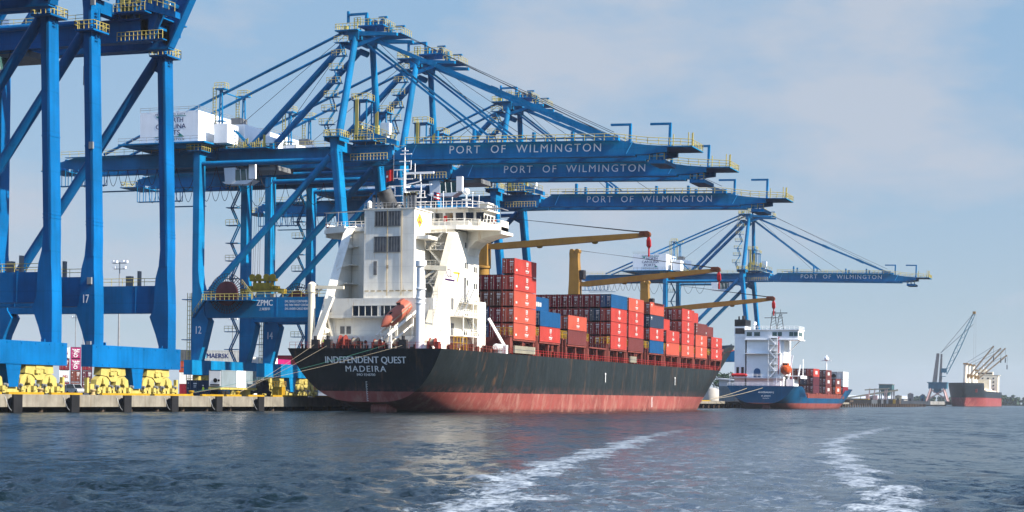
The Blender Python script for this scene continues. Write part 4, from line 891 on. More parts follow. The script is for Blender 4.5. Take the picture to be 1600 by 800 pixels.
for k in range(8): g.bx(-130.3+k*1.18, -129.5+k*1.18, 278.9, 278.99, 20.95, 21.1)
g.tube((-126.05, 278.9, 20.2), (-126.05, 278.9, 35), .06, 5).tube((-123.35, 278.9, 20.2), (-123.35, 278.9, 35), .06, 5); P_(g, 'drain_pipe', paint('rust stained pipe', (.55, .42, .22), .7, var=.3), cas)
# funnel mark on the starboard face
g = MB(); cy, cz = 281.2, 33.3; dia = lambda r, rz: [(cy-r, cz), (cy, cz-rz), (cy+r, cz), (cy, cz+rz)]
g.cur = 0; g.prism(dia(1.55, 1.5), 'x', -120.99, -120.97); g.cur = 1; g.prism(dia(1.4, 1.35), 'x', -120.97, -120.95)
g.cur = 2; g.prism([(cy-.6, cz-.5), (cy+.6, cz-.5), (cy+.6, cz-.15), (cy+.22, cz), (cy+.22, cz+.55), (cy, cz+.8), (cy-.22, cz+.55), (cy-.22, cz), (cy-.6, cz-.15)], 'x', -120.95, -120.93)
g.cur = 1; g.bx(-120.93, -120.92, cy-.12, cy+.12, cz-.45, cz+.4)
P_(g, 'funnel_mark', [M['lettering'], M['gold'], M['purple']], cas)
g = MB().tube((-126.2, 281.8, 35.0), (-127.6, 280.6, 38.6), 1.25, 24, 1.35); g.lathe([(1.5, 35.2), (1.4, 35.9)], (-126.2, 281.8, 0), 20); fn = P_(g, 'funnel', M['soot'], cas, smooth=True)
P_(MB().tube((-127.6, 280.6, 38.55), (-127.63, 280.57, 38.66), 1.2, 24), 'funnel_mouth', M['black'], fn)
for x in (-129.3, -128.45, -127.7, -122.4, -121.75, -121.1, -120.5):
    h = 37.9 if x < -125 else 38.1
    e = P_(MB().tube((x-(.0 if x < -125 else 1.0), 280.3, 35.3), (x-(.0 if x < -125 else 1.0), 280.3, h-.5), .27, 10), 'exhaust_pipe', M['grey'] if x < -125 else M['steel'], cas, smooth=True)
    P_(MB().tube((x-(.0 if x < -125 else 1.0), 280.3, h-.5), (x-(.0 if x < -125 else 1.0), 280.3, h), .28, 10), 'pipe_mouth', M['black'], e)
g = MB(); g.path([(-124.4+.75*math.cos(a), 280.2, 35.3+.95*math.sin(a)) for a in np.linspace(0, math.pi, 9)], .1, 6); P_(g, 'gooseneck_vent', M['black'], cas)
P_(MB().rail([(-130.5, 279.1, 35.35), (-121, 279.1, 35.35), (-121, 286.4, 35.35)], 1.0, 1.4, .03), 'handrail', M['grey'], cas)
for x, y in ((-131.4, 283),): P_(MB().tube((x, y, 33), (x, y, 36.4), .12, 6).lathe([(.45, 36), (.45, 36.9), (.2, 37.2)], (x, y, 0), 10).bx(x-.8, x+.8, y-.3, y+.3, 35.5, 35.7), 'searchlight')
# side walls with the sloping buttresses
def buttress(x0, x1, openings):
    b = MB()
    b.prism([(272.9, DK), (275.6, DK), (287.6, 31.6), (284.7, 31.6)], 'x', x0, x1)
    if openings:
        b.prism([(280.2, DK), (297, DK), (297, 32), (287.3, 32), (279.9, 18.6), (280.2, 16)], 'x', x0+.003, x1-.003)
        b.prism([(275.2, DK), (280.2, DK), (280.2, 13.2), (276.4, 12.9)], 'x', x0+.006, x1-.006); b.prism([(278.0, 16.7), (278.6, 17.6), (280.6, 13.9), (280.4, 12.6)], 'x', x0+.004, x1-.004)
    else:
        b.prism([(280.5, DK), (297, DK), (297, 32), (287.3, 32), (284, 26), (280.5, 19)], 'x', x0+.003, x1-.003)
    return b
sb = buttress(SX-.5, SX, True)
starw = P_(sb, 'side_wall'); P_(MB().prism([(273.2, 12.2), (273.0, 12.2), (284.6, 31.6), (284.85, 31.6)], 'x', SX-1.0, SX+.35), 'buttress_flange', M['cream'], starw)
portw = P_(buttress(PX, PX+.5, False), 'side_wall'); P_(MB().prism([(273.2, 12.2), (273.0, 12.2), (284.6, 31.6), (286.6, 33.2), (286.9, 33.1), (284.85, 31.6)], 'x', PX-.4, PX+1.2), 'buttress_flange', W, portw)
g = MB()
for z in (14, 16.5, 19, 22.6, 26, 29.4):
    yb = 273+(z-DK)/(31.6-DK)*11.8
    if z > 19.5: g.bx(PX+.5, PX+1.9, yb+2.2, 286.5, z, z+.14)
    g.prism([(yb, z-.5), (yb+2.4, z-.1), (yb+2.4, z+.1), (yb, z+.6)], 'x', PX+.5, PX+1.15)
P_(g, 'bracket', W, portw)
P_(MB().bar((PX+.5, 276.2, 11.8), (-133.5, 277.2, 12.2), .5, .45).bar((PX+.6, 276.6, 17), (-135.2, 276.6, 13), .35, .35), 'stay', W, portw)
g = MB()
for y0, z0 in ((290, 29.2), (294.4, 28.2), (290, 25.6), (294.4, 25.2), (290.3, 22.6), (294.6, 22.2), (290.3, 19.6), (294.6, 19.2), (290.3, 16.6), (294.6, 16.2), (290, 13.6), (294.6, 13.4)):
    for dy in (0, .75): g.bx(SX+.003, SX+.03, y0+dy*1.2, y0+dy*1.2+.6, z0, z0+1.0)
P_(g, 'side_window', M['glass'], starw)
g = MB(); text_mb('ICL', (SX, 282.7, 24.3), 2.9, 1.45, '+x', .03, .02, g); g.bx(SX+.005, SX+.02, 281.0, 285.4, 22.9, 23.25)
g.cur = 1; g.bx(SX+.005, SX+.02, 284.7, 287.6, 24.3, 24.7).prism([(287.2, 24.7), (287.9, 24.7), (286.6, 22.7), (286.2, 22.9)], 'x', SX+.005, SX+.02)
P_(g, 'company_mark', [M['purple'], M['gold']], starw)
# starboard stair tower and balconies low on the wall
g = MB()
for z in (13.3, 16.7): g.bx(SX+.01, SX+2.6, 283.5, 293.5, z, z+.18)
for y in (283.7, 288.3, 293.3): g.bx(SX+2.35, SX+2.5, y-.08, y+.08, DK, 19.5 if y > 288 else 16.7)
g.bx(SX+.01, SX+1.6, 287.5, 293.5, 19.3, 19.45); P_(g, 'balcony', W, starw)
P_(MB().rail([(SX+2.5, 283.6, 13.5), (SX+2.5, 293.4, 13.5)], 1.1, 1.1, .04).rail([(SX+2.5, 283.6, 16.9), (SX+2.5, 293.4, 16.9)], 1.1, 1.1, .04).rail([(SX+1.6, 287.5, 19.45), (SX+1.6, 293.4, 19.45)], 1.1, 1.1, .04), 'balcony_rail', W, starw)
P_(MB().stair((SX+1.6, 284.2, 16.9), (SX+1.6, 289.5, 21.8), .9).stair((SX+1.6, 292.5, 13.5), (SX+1.6, 288, 16.9), .9), 'outside_stairs', M['grey'], starw)
P_(MB().bx(SX+.01, SX+.06, 283.9, 285.0, 18.0, 20.0).bx(SX+.01, SX+.06, 289.8, 290.8, 20.0, 24.0).bx(SX+.01, SX+.06, 284.0, 285.2, 13.5, 15.6), 'door', M['louvre'], starw)
P_(MB().bx(SX-.02, SX+1.2, 293.6, 297.6, DK, 19.9), 'side_locker', W, starw)
# inner aft face: landings with stairs between casing and starboard wall
g = MB(); st = MB(); rl = MB()
for k, z in enumerate((19.7, 22.5, 25.4, 28.4, 31.4)):
    g.bx(-120.9, -117.0, 283.6, 286.5, z, z+.12); rl.rail([(-120.9, 283.7, z+.12), (-117.0, 283.7, z+.12)], 1.05, 1.0, .04)
    if z < 31: st.stair((-120.4 if k % 2 else -117.6, 284.3, z+.1), (-117.8 if k % 2 else -120.2, 284.3, z+3.0), .8)
P_(g, 'landing', W, tower); P_(st, 'outside_stairs', W, tower); P_(rl, 'landing_rail', W, tower)
P_(MB().bx(-121.5, -118.6, 279.6, 283.6, 30.0, 30.6), 'landing_box', W, tower)
g = MB()
for x, z in ((-117.8, 29.6), (-117.5, 26.3), (-117.4, 23.2), (-118.3, 33.6)): g.bx(x-.3, x+.3, 286.3, 286.45, z, z+1.0)
P_(g, 'fire_box', M['firered'], tower)
P_(MB().bx(-133.2, -132.4, 286.38, 286.48, 26, 27).bx(-132.0, -131.4, 286.38, 286.48, 19.8, 21.8), 'door', M['louvre'], tower)
# bridge
brg = P_(MB().prism([(-143.5, 289.6), (-136.9, 286.0), (-116, 286.0), (-109.2, 290.2), (-109.2, 293.8), (-116, 298.3), (-136.9, 298.3), (-143.5, 294.6)], 'z', 32.2, 32.9), 'bridge_deck')
g = MB()
g.prism([(-116, 28.0), (-115.5, 29.4), (-114.3, 30.5), (-112.2, 31.2), (-109.3, 31.7), (-109.3, 32.2), (-116, 32.2)], 'y', 291.0, 296.5)
g.prism([(-136.9, 28.6), (-137.4, 29.8), (-139.0, 31.0), (-143.4, 31.7), (-143.4, 32.2), (-136.9, 32.2)], 'y', 290.5, 295.5); P_(g, 'wing_bracket', W, brg)
g = MB()
for s, a, b in ((1, -109.2, -109.5), (-1, -143.5, -143.2)):
    g.bx(min(a, b), max(a, b), 290.2, 293.8, 31.6, 34.0); g.bar((a, 293.7, 33.4), (-116 if s > 0 else -136.9, 298.2, 33.4), .12, 1.2)
g.bar((-109.3, 290.3, 33.0), (-110.8, 289.2, 33.0), .12, .7).bar((-143.3, 289.8, 32.9), (-138, 286.8, 32.9), .12, 1.0)
P_(g, 'wing_bulwark', W, brg)
P_(MB().rail([(-109.4, 290.2, 32.9), (-116, 286.2, 32.9), (-124, 286.2, 32.9)], 1.15, 1.2, .045).rail([(-143.3, 289.8, 33.3), (-136.9, 286.3, 33.0), (-132, 286.3, 33.0)], 1.0, 1.2, .04), 'handrail', W, brg)
g = MB()
for x, y in ((-109.5, 290.4), (-112.4, 288.4), (-143.2, 289.8), (-140, 288.2)): g.tube((x, y, 32.9), (x, y, 36.0), .06, 6)
g.bar((-109.2, 290.2, 36.05), (-116.5, 287.4, 36.05), 1.4, .12).bar((-143.4, 289.8, 36.05), (-131, 287.2, 36.05), .9, .12).bar((-109.3, 290.4, 36.05), (-109.3, 293.6, 36.05), .3, .1); P_(g, 'wing_awning', M['grey'], brg)
for x, y, nx in ((-110.4, 289.55, 1), (-142.6, 289.15, 1)):
    g = MB()
    for k in range(12):
        a, b2 = 2*math.pi*k/12, 2*math.pi*(k+1)/12; g.cur = (k//2) % 2; g.tube((x+.36*math.cos(a), y, 33.7+.36*math.sin(a)), (x+.36*math.cos(b2), y, 33.7+.36*math.sin(b2)), .11, 6)
    P_(g, 'life_ring', [M['lifeo2'], M['lettering']], brg)
wh = P_(MB().loft([[(-134, 288.6, 32.9), (-114.8, 288.6, 32.9), (-113.6, 290.6, 32.9), (-113.6, 297.6, 32.9), (-134, 297.6, 32.9)], [(-134, 288.2, 36.0), (-114.8, 288.2, 36.0), (-113.2, 290.6, 36.0), (-113.2, 297.9, 36.0), (-134, 297.9, 36.0)]])
        .prism([(-134.3, 287.7), (-114.6, 287.7), (-112.6, 290.2), (-112.6, 298.3), (-134.3, 298.3)], 'z', 36.0, 36.25), 'wheelhouse')
for k in range(6):
    x0 = -123.0+k*1.95
    P_(MB().add([(x0, 288.43, 34.0), (x0+1.45, 288.43, 34.0), (x0+1.45, 288.26, 35.3), (x0, 288.26, 35.3)], [(0, 1, 2, 3)]), 'wheelhouse_window', M['glassg'] if k == 0 else M['glass'], wh)
for k in range(4):
    y0 = 290.9+k*1.65; P_(MB().add([(-113.42, y0, 34.0), (-113.42, y0+1.2, 34.0), (-113.24, y0+1.2, 35.3), (-113.24, y0, 35.3)], [(0, 1, 2, 3)]), 'wheelhouse_window', M['glass'], wh)
P_(MB().rail([(-134, 288, 36.25), (-114.8, 288, 36.25), (-112.9, 290.3, 36.25), (-112.9, 298, 36.25)], 1.1, 1.0, .04), 'roof_rail', W, wh)
g = MB()
for x, h in ((-122.3, 2.6), (-120.0, 2.9), (-118.3, 1.8), (-114.4, 2.6), (-113.2, 2.0)):
    g.tube((x, 289.5, 36.2), (x, 289.5, 36.2+h), .05, 6); g.ball((x, 289.5, 36.3+h), .13, 6)
P_(g, 'antenna', M['cleanwhite'], wh); P_(MB().tube((-116.2, 291, 36.2), (-116.2, 291, 38.6), .14, 8).ball((-116.2, 291, 39.3), .62, 10).bx(-117, -115.4, 290.8, 291.2, 37.9, 38.0), 'satellite_dome', M['cleanwhite'], wh, smooth=True)
P_(MB().bx(-113.6, -111.5, 289.5, 292.5, 36.9, 37.15).bx(-113.4, -111.8, 290, 292, 36.25, 36.9), 'roof_locker', W, wh)
mast = MB(); mx, my = -128.0, 290.5
mast.tube((mx, my, 36.2), (mx, my, 43.5), .34, 10, .22).tube((mx, my, 43.5), (mx, my, 47.6), .16, 8, .08)
for z, a, b in ((37.6, 0, 4.3), (38.4, -.3, 4.2), (40.6, -3.0, 1.2), (41.8, -1.2, 1.6), (43.5, -2.6, 1.2), (45.0, -1.1, .9), (46.3, -.9, 1.3), (46.9, -.6, .6)): mast.bx(mx+a, mx+b, my-.1, my+.1, z, z+.14)
for a, z0, z1 in ((-2.9, 38.9, 40.7), (-1.9, 38.9, 40.7), (-2.6, 42.0, 43.6), (-1.5, 42.0, 43.6), (3.2, 36.2, 41.2), (1.2, 43.6, 45.2), (2.0, 42, 44.6)): mast.tube((mx+a, my, z0), (mx+a, my, z1), .07, 5)
mast.bx(mx-3, mx-.2, my-.1, my+.1, 38.85, 38.97).bx(mx-2.7, mx-.2, my-.1, my+.1, 42, 42.1); mast.rail([(mx+.3, my-.6, 38.5), (mx+4.2, my-.6, 38.5)], 1.1, .9, .05)
for z in np.arange(36.6, 43.4, .5): mast.bx(mx-.25, mx+.25, my-.45, my-.38, z, z+.06)
mo = P_(mast, 'radar_mast', M['cleanwhite'])
P_(MB().bx(mx+.6, mx+6.0, my-.9, my-.6, 42.6, 42.95).tube((mx+3.4, my-.75, 41.3), (mx+3.4, my-.75, 42.6), .16, 8).tube((mx+3.2, my-.6, 41.3), (mx+.3, my, 40.8), .1, 6), 'radar_scanner', M['cleanwhite'], mo)
P_(MB().bx(mx+2.6, mx+5.6, my-.9, my-.65, 40.55, 40.75).tube((mx+3.6, my-.8, 39.4), (mx+3.6, my-.8, 40.6), .12, 6), 'radar_scanner', M['cleanwhite'], mo)
def flag(name, c, wv, hv, mats, par, rule):
    g = MB(); n_, m_ = 8, 5
    for i in range(n_):
        for j in range(m_):
            q = [(c[0]-wv*(i+a)/n_, c[1]+.22*math.sin((i+a)*1.1)*((i+a)/n_), c[2]+hv*(j+b)/m_-.35*((i+a)/n_)) for a, b in ((0, 0), (1, 0), (1, 1), (0, 1))]
            g.cur = rule(i, j); g.add(q, [(0, 1, 2, 3)])
    return P_(g, name, mats, par)
flag('flag', (-129.7, 289.4, 41.6), 1.5, 2.0, [M['firered'], M['lettering']], mo, lambda i, j: 1 if (i > 5 and j == 2) else 0)
flag('flag', (-121.9, 289.4, 38.0), -1.3, 1.3, [M['firered'], M['lettering'], M['ink']], mo, lambda i, j: 2 if (i < 4 and j > 2) else j % 2)
P_(MB().tube((-129.7, 289.4, 41.4), (-129.7, 289.4, 47), .03, 4).tube((-121.9, 289.4, 36.2), (-121.9, 289.4, 39.6), .03, 4), 'halyard', M['grey'], mo)
# stores cranes aft
pc = P_(MB().lathe([(.75, DK), (.75, 24.5), (.95, 24.7), (.95, 25.6), (.5, 25.9)], (-117.1, 273, 0), 20), 'stores_crane', M['cleanwhite'], smooth=True)
P_(MB().bar((-116.8, 273, 24.6), (-112.6, 273.6, 24.3), .7, .8).bar((-116.6, 273, 22.6), (-114.6, 273.3, 24.1), .35, .35), 'crane_arm', M['cream'], pc)
P_(MB().lathe([(.9, 19.2), (.9, 19.35)], (-117.1, 273, 0), 16).lathe([(.9, 18.4), (.9, 18.5)], (-117.1, 273, 0), 16).lathe([(.95, 20.8), (.95, 20.95)], (-117.1, 273, 0), 16), 'collar', M['cleanwhite'], pc)
g = MB()
for z in np.arange(12, 21, .5): g.bx(-115.5, -114.7, 274.6, 274.7, z, z+.07)
for x in (-115.5, -114.7): g.bx(x-.05, x+.05, 274.6, 274.7, 11, 21.4)
P_(g, 'ladder', W, pc)
pc = P_(MB().lathe([(.62, DK), (.58, 20.4), (.72, 20.5), (.72, 21.9), (.3, 22.3)], (-137.5, 273, 0), 14), 'stores_crane', M['cream'], smooth=True)
P_(MB().bar((-137.4, 273, 21.4), (-131.6, 273.4, 21.3), .5, .55).bar((-137.3, 273, 20.0), (-135.6, 273.2, 21.2), .25, .3), 'crane_arm', M['cream'], pc)
P_(MB().bar((-136.9, 272.9, 12.2), (-133.6, 272.9, 19.8), .8, .9), 'buttress_strut', W, pc)
# aft mooring deck
RD = M['redox']
P_(MB().rail([(-140.5, YT+.15, DK), (-112.5, YT+.15, DK)], 1.05, 1.1, .03).rail([(XS-.15, YT+.2, DK), (XS-.15, 305, DK)], 1.05, 1.3, .03), 'stern_rail', RD)
def winch(x, y, r, mt):
    o = P_(MB().lathe([(r, -.5), (r, -.42), (r*.6, -.4), (r*.6, .4), (r, .42), (r, .5)], (x, y, DK+r+.25), 18, 'x').bx(x-.9, x-.55, y-.5, y+.5, DK, DK+r*1.6).bx(x+.55, x+1.2, y-.5, y+.5, DK, DK+r*1.5), 'mooring_winch', mt, smooth=True)
    P_(MB().lathe([(r*.75, -.38), (r*.75, .38)], (x, y, DK+r+.25), 14, 'x'), 'rope_coil', M['rope'] if r < 1 else RD, o)
for x, r, mt in ((-131.2, 1.05, RD), (-128.9, .85, M['dark']), (-121.4, .8, M['dark']), (-114.6, .8, RD), (-124.8, .7, RD), (-134.2, .6, RD)): winch(x, 272.6, r, mt)
for x, mt in ((-135.7, M['dark']), (-119.3, M['dark']), (-133.3, M['dark'])): P_(MB().bx(x-.65, x+.65, YT+.1, YT+.9, DK, DK+1.5).lathe([(.3, 0), (.3, .6)], (x, YT+.4, DK+1.5), 10), 'fairlead', mt)
g = MB()
for k in range(26):
    x = -139.5+k*1.03; h = RNG.uniform(.25, .95); y_ = 272.6+RNG.uniform(-1.0, 1.0); g.bx(x-RNG.uniform(.12, .3), x+RNG.uniform(.12, .3), y_, y_+RNG.uniform(.3, .8), DK, DK+h)
P_(g, 'deck_machinery', paint('mixed deck fittings', (.085, .06, .05), .7, var=.9, scale=1.2))
g = MB()
for k in range(22):
    y = 274.5+k*1.3; x_ = XS-RNG.uniform(.8, 2.4); g.bx(x_-.3, x_+.3, y, y+RNG.uniform(.2, .6), DK, DK+RNG.uniform(.4, 1.3))
P_(g, 'deck_fittings', paint('deck side fittings', (.16, .06, .04), .7, var=.9, scale=.8))
P_(MB().rail([(XS-.4, 277, DK), (XS-.4, 283, DK)], 2.2, 1.4, .07), 'gangway_frame', M['kerb'])
g = MB().lathe([(.5, 0), (.6, .3), (.6, 2.4), (.5, 2.7)], (XS-.9, 298.2, DK+1.1), 14, 'y'); P_(g, 'life_raft', M['cleanwhite'], smooth=True); P_(MB().bx(XS-1.4, XS-.4, 298.6, 300.6, DK, DK+.5), 'raft_cradle', M['grey'])
dv = P_(MB().bx(XS-1.2, XS-.4, 302.5, 303.5, DK, DK+1.6).bar((XS-.8, 303, DK+1.2), (XS-3.2, 300.6, DK+6.4), .45, .5), 'hose_davit', M['cleanwhite'])
# side of the cargo deck
g = MB()
Ybays = [(305.5, 1), (320.2, 1), (337.4, 1), (351.9, 0), (366.8, 1), (380.4, 1), (398, 1), (412.8, 1), (427.4, 1), (441.4, 1), (458.2, 1)]
for y0, f in Ybays:
    for yy in (y0+.2, y0+6.1, y0+12): g.bx(XS-1.0, XS-.4, yy-.28, yy+.28, DK, 13.6)
    g.bx(XS-2.7, XS-.15, y0, y0+12.2, 13.35, 13.62)
lash = P_(g, 'container_stanchion', M['redsteel'])
g = MB()
for y0, f in Ybays:
    g.bx(XS-3.4, XS-3.1, y0-1.4, y0+12.4, DK, 13.3)
P_(g, 'hatch_coaming', M['redsteel'])
for a, b_ in ((317.7, 320.2), (332.4, 337.4), (349.6, 352), (364.1, 366.8), (379, 380.4), (392.6, 398), (410.2, 412.8), (425, 427.4), (439.6, 441.4), (453.6, 458.2)):
    g = MB(); m_ = (a+b_)/2
    for yy in np.linspace(a+.5, b_-.5, 3): g.bx(XS-.7, XS-.35, yy-.16, yy+.16, DK, 14.8)
    g.bx(XS-27.5, XS-.2, m_-.5, m_+.5, 14.5, 14.75)
    o = P_(g, 'lashing_bridge', M['redsteel']); P_(MB().rail([(XS-.25, a+.5, 14.75), (XS-.25, b_-.5, 14.75)], 1.5, .7, .05).rail([(XS-.25, m_-.45, 14.75), (XS-3, m_-.45, 14.75)], 1.3, .8, .05), 'bridge_rail', M['kerb'], o)
o = P_(MB().bx(XS-2.8, XS-.2, 303.4, 305.2, 14.1, 14.3).bx(XS-7.6, XS-.2, 304.0, 305.2, 11, 13.9), 'lashing_bridge', M['redsteel']); P_(MB().rail([(XS-.3, 303.5, 14.3), (XS-.3, 305.2, 14.3)], 1.3, .8, .05).rail([(XS-2.8, 303.5, 14.3), (XS-.3, 303.5, 14.3)], 1.3, .8, .05), 'bridge_rail', M['kerb'], o)
P_(MB().rail([(XS-.12, 305, DK), (XS-.12, 467, DK)], 1.05, 1.6, .035), 'side_rail', M['firered'])
g = MB()
for k in range(70):
    y = 306+k*2.28; t = k % 5; g.bx(XS-2.3, XS-1.6, y, y+.3+.5*RNG.random(), DK, DK+.5+1.3*RNG.random())
P_(g, 'deck_fittings', MATS['deck side fittings'])
for y, L_ in ((311, 11.5), (383.5, 5.0)):
    o = P_(MB().bx(XS-.1, XS+.25, y-L_/2, y+L_/2, DK+.25, DK+1.6), 'stowed_gangway', M['beige'])
    gg = MB()
    for k in range(int(L_/.55)): gg.bx(XS+.25, XS+.29, y-L_/2+k*.55, y-L_/2+k*.55+.1, DK+.3, DK+1.55)
    gg.bx(XS+.25, XS+.3, y-L_/2, y+L_/2, DK+.85, DK+.95); P_(gg, 'slat', M['louvre'], o)
# deck cranes
def deck_crane(y, zt, zb, tip, x=-130.0):
    o = P_(MB().lathe([(1.45, DK), (1.45, zb-4.5), (1.7, zb-4.3), (1.7, zb-3.9), (1.35, zb-3.8)], (x, y, 0), 20), 'deck_crane', M['orange'], smooth=True)
    P_(MB().column([(x, y, zb-3.8, 2.7, 2.4), (x+.1, y, zb+1.0, 2.5, 2.2), (x-.1, y, zt-2.2, 2.1, 1.8), (x-.1, y, zt-.8, 2.2, 1.9)]).lathe([(.55, -.95), (.55, .95)], (x-.6, y, zt-.5), 12, 'y').lathe([(.55, -.95), (.55, .95)], (x+.7, y, zt-.5), 12, 'y'), 'crane_house', M['orange'], o)
    P_(MB().bx(x+1.36, x+2.4, y-.9, y+.9, zb+1.3, zb+3.4), 'crane_cabin', M['dark'], o)
    a = Vector((x+1.2, y, zb)); b = Vector(tip); d_ = (b-a); n_ = d_.normalized(); u_ = Vector((-n_.z, 0, n_.x)); g = MB(); secs_ = []
    for t, h, w_ in ((0, .75, 1.3), (.06, 1.25, 1.3), (.5, 1.35, 1.2), (.9, 1.0, 1.0), (1, .7, .9)):
        c_ = a+d_*t; secs_.append([c_-u_*h/2+Vector((0, -w_/2, 0)), c_-u_*h/2+Vector((0, w_/2, 0)), c_+u_*h/2+Vector((0, w_/2, 0)), c_+u_*h/2+Vector((0, -w_/2, 0))])
    g.loft(secs_); bo = P_(g, 'boom', M['orange'], o)
    P_(MB().lathe([(.62, -.55), (.62, .55)], tuple(b+Vector((.2, 0, .1))), 12, 'y').bx(b.x-1.4, b.x+.3, b.y-.5, b.y+.5, b.z-.2, b.z+.75), 'boom_head', paint('rusty boom head', (.22, .07, .03), .8, var=.5, scale=1.5), bo)
    g = MB()
    for t in (.33, .68): c_ = a+d_*t-u_*.75; g.ball(c_, .5, 8, (1.3, .8, .6))
    P_(g, 'work_lamp', M['kerb'], bo)
    g = MB(); g.column([(b.x+.5, b.y, b.z-2.7, .25, .3), (b.x+.5, b.y, b.z-2.2, .85, .6), (b.x+.45, b.y, b.z-1.1, .8, .6), (b.x+.4, b.y, b.z-.3, .3, .3)]); g.tube((b.x+.5, b.y, b.z-4.3), (b.x+.5, b.y, b.z-2.7), .17, 6); P_(g, 'hook_block', M['firered'], bo)
    g = MB()
    for k in range(5): g.tube((x-.2+.2*k, y-.6+.3*k, zt-.2), (b.x-.5-.3*k, b.y-.4+.2*k, b.z+.6), .03, 4)
    P_(g, 'luffing_rope', M['black'], o)
deck_crane(335, 40.0, 33.4, (-95.4, 335, 35.2))
deck_crane(395.3, 38.0, 29.6, (-95.7, 395.3, 32.6))
deck_crane(455.9, 34.6, 26.4, (-95.6, 455.9, 29.4))
# forecastle
g = MB()
g.prism([(CX-9, 478), (CX+12.6, 478), (CX+8.5, 491), (CX-8.5, 491)], 'z', 18.9, 19.2); P_(g, 'breakwater_top', W)
g = MB().bx(CX-10, CX+12.4, 474.8, 475.1, 14, 19.0)
for yy in (476, 480, 484, 488): g.bx(CX+12.0-(yy-476)*.32, CX+12.3-(yy-476)*.32, yy, yy+.3, 13.5, 18.9)
P_(g, 'breakwater', M['tank'])
P_(MB().bx(CX-.3, CX+.3, 492, 492.6, 16, 27).bx(CX-1.5, CX+1.5, 492, 492.5, 24, 24.3), 'foremast', M['cleanwhite'])
# lifeboat on its ramp: a thing of its own
lb = thing('lifeboat', 'salmon orange enclosed lifeboat, nose down on its ramp at the stern', 'lifeboat', (-122.2, 274.4, 16.6)); lb.scale = (.86, .86, .86)
ax = Vector((-.44, -.66, -.60)).normalized(); upv = (Vector((0, 0, 1))-ax*ax.z).normalized(); rt = ax.cross(upv)
g = MB(); secs_ = []
for t, r_, sq in ((-3.9, .45, 1), (-3.6, 1.1, 1), (-2.3, 1.35, 1), (0, 1.42, 1), (2.0, 1.28, 1), (3.2, .8, 1), (3.9, .28, 1), (4.2, .05, 1)):
    secs_.append([ax*t+rt*(r_*math.cos(2*math.pi*i/18))+upv*(r_*1.02*math.sin(2*math.pi*i/18)+(.1 if t > 2 else 0)) for i in range(18)])
g.loft(secs_); g.build('boat_hull', M['lifeo'], lb, world=False, smooth=True)
bx3 = lambda mb, t0, t1, a0, a1, u0, u1: mb.loft([[ax*t+rt*a+upv*u for a, u in ((a0, u0), (a1, u0), (a1, u1), (a0, u1))] for t in (t0, t1)])
bx3(MB(), -3.2, -1.7, -.62, .62, .9, 1.75).build('steering_cabin', M['lifeo'], lb, world=False)
g = MB(); bx3(g, -1.72, -1.64, -.55, -.06, 1.38, 1.68); bx3(g, -1.72, -1.64, .06, .55, 1.38, 1.68); bx3(g, .8, 1.4, .2, .8, 1.16, 1.34); bx3(g, .8, 1.4, -.8, -.2, 1.16, 1.34); g.build('boat_window', M['black'], lb, world=False)
g = MB(); bx3(g, -3.3, 2.6, -1.46, -1.36, -.2, .0); bx3(g, -3.3, 2.6, 1.36, 1.46, -.2, .0); g.build('grab_rail', M['rope'], lb, world=False)
g = MB(); c0 = Vector((-122.2, 274.4, 16.6))
for s in (-1, 1):
    o_ = rt*(1.75*s); g.bar(c0+ax*4.3+o_-upv*1.2, c0-ax*5.0+o_-upv*1.2, .3, .4)
    e = c0+ax*3.8+o_-upv*1.4; g.bx(e.x-.2, e.x+.2, e.y-.2, e.y+.2, DK, e.z); e2 = c0-ax*1.0+o_-upv*1.4; g.bx(e2.x-.2, e2.x+.2, 275.8, 276.1, DK, e2.z)
    g.bar((e.x, e.y, DK+.8), (e2.x, 275.9, e2.z-1), .25, .25)
e1 = c0+ax*3.8+rt*1.75-upv*1.4; e0 = c0+ax*3.8-rt*1.75-upv*1.4
for zf in (11.6, 13.2): g.bar((e0.x, e0.y, zf), (e1.x, e1.y, zf), .22, .22)
g.bar((e0.x, e0.y, 14.6), (e0.x+(e1.x-e0.x)*.35, (e0.y+e1.y)/2, 11.8), .16, .16).bar((e1.x, e1.y, 14.6), (e0.x+(e1.x-e0.x)*.65, (e0.y+e1.y)/2, 11.8), .16, .16)
P_(g, 'lifeboat_ramp', W)
# mooring lines
def rope(a, b, sag, mt, label, r=.024):
    a, b = Vector(a), Vector(b); n_ = 14
    g = MB().path([a+(b-a)*(i/n_)-Vector((0, 0, sag*4*(i/n_)*(1-i/n_))) for i in range(n_+1)], r, 5)
    return tag(g.build('mooring_line', mt, smooth=True), label, 'mooring line', 'mooring lines of the black ship')
rope((-119.3, YT-.05, DK+.5), (XQ-1.2, 243.2, Q+.5), .5, M['rope'], 'cream mooring line running low from the stern middle to the yellow bollard')
rope((-122.5, YT-.05, DK+.5), (XQ-1.3, 242.9, Q+.55), .5, M['ropeg'], 'green mooring line beside the long cream one at the stern')
rope((-133.3, YT-.05, DK+.4), (XQ-1.3, 257.7, Q+.6), .25, M['rope'], 'cream mooring line with a red tag from the port quarter')
rope((-135.7, YT-.05, DK+.6), (XQ-1.4, 258.1, Q+.5), .2, M['rope'], 'short cream mooring line nearest the corner of the stern')
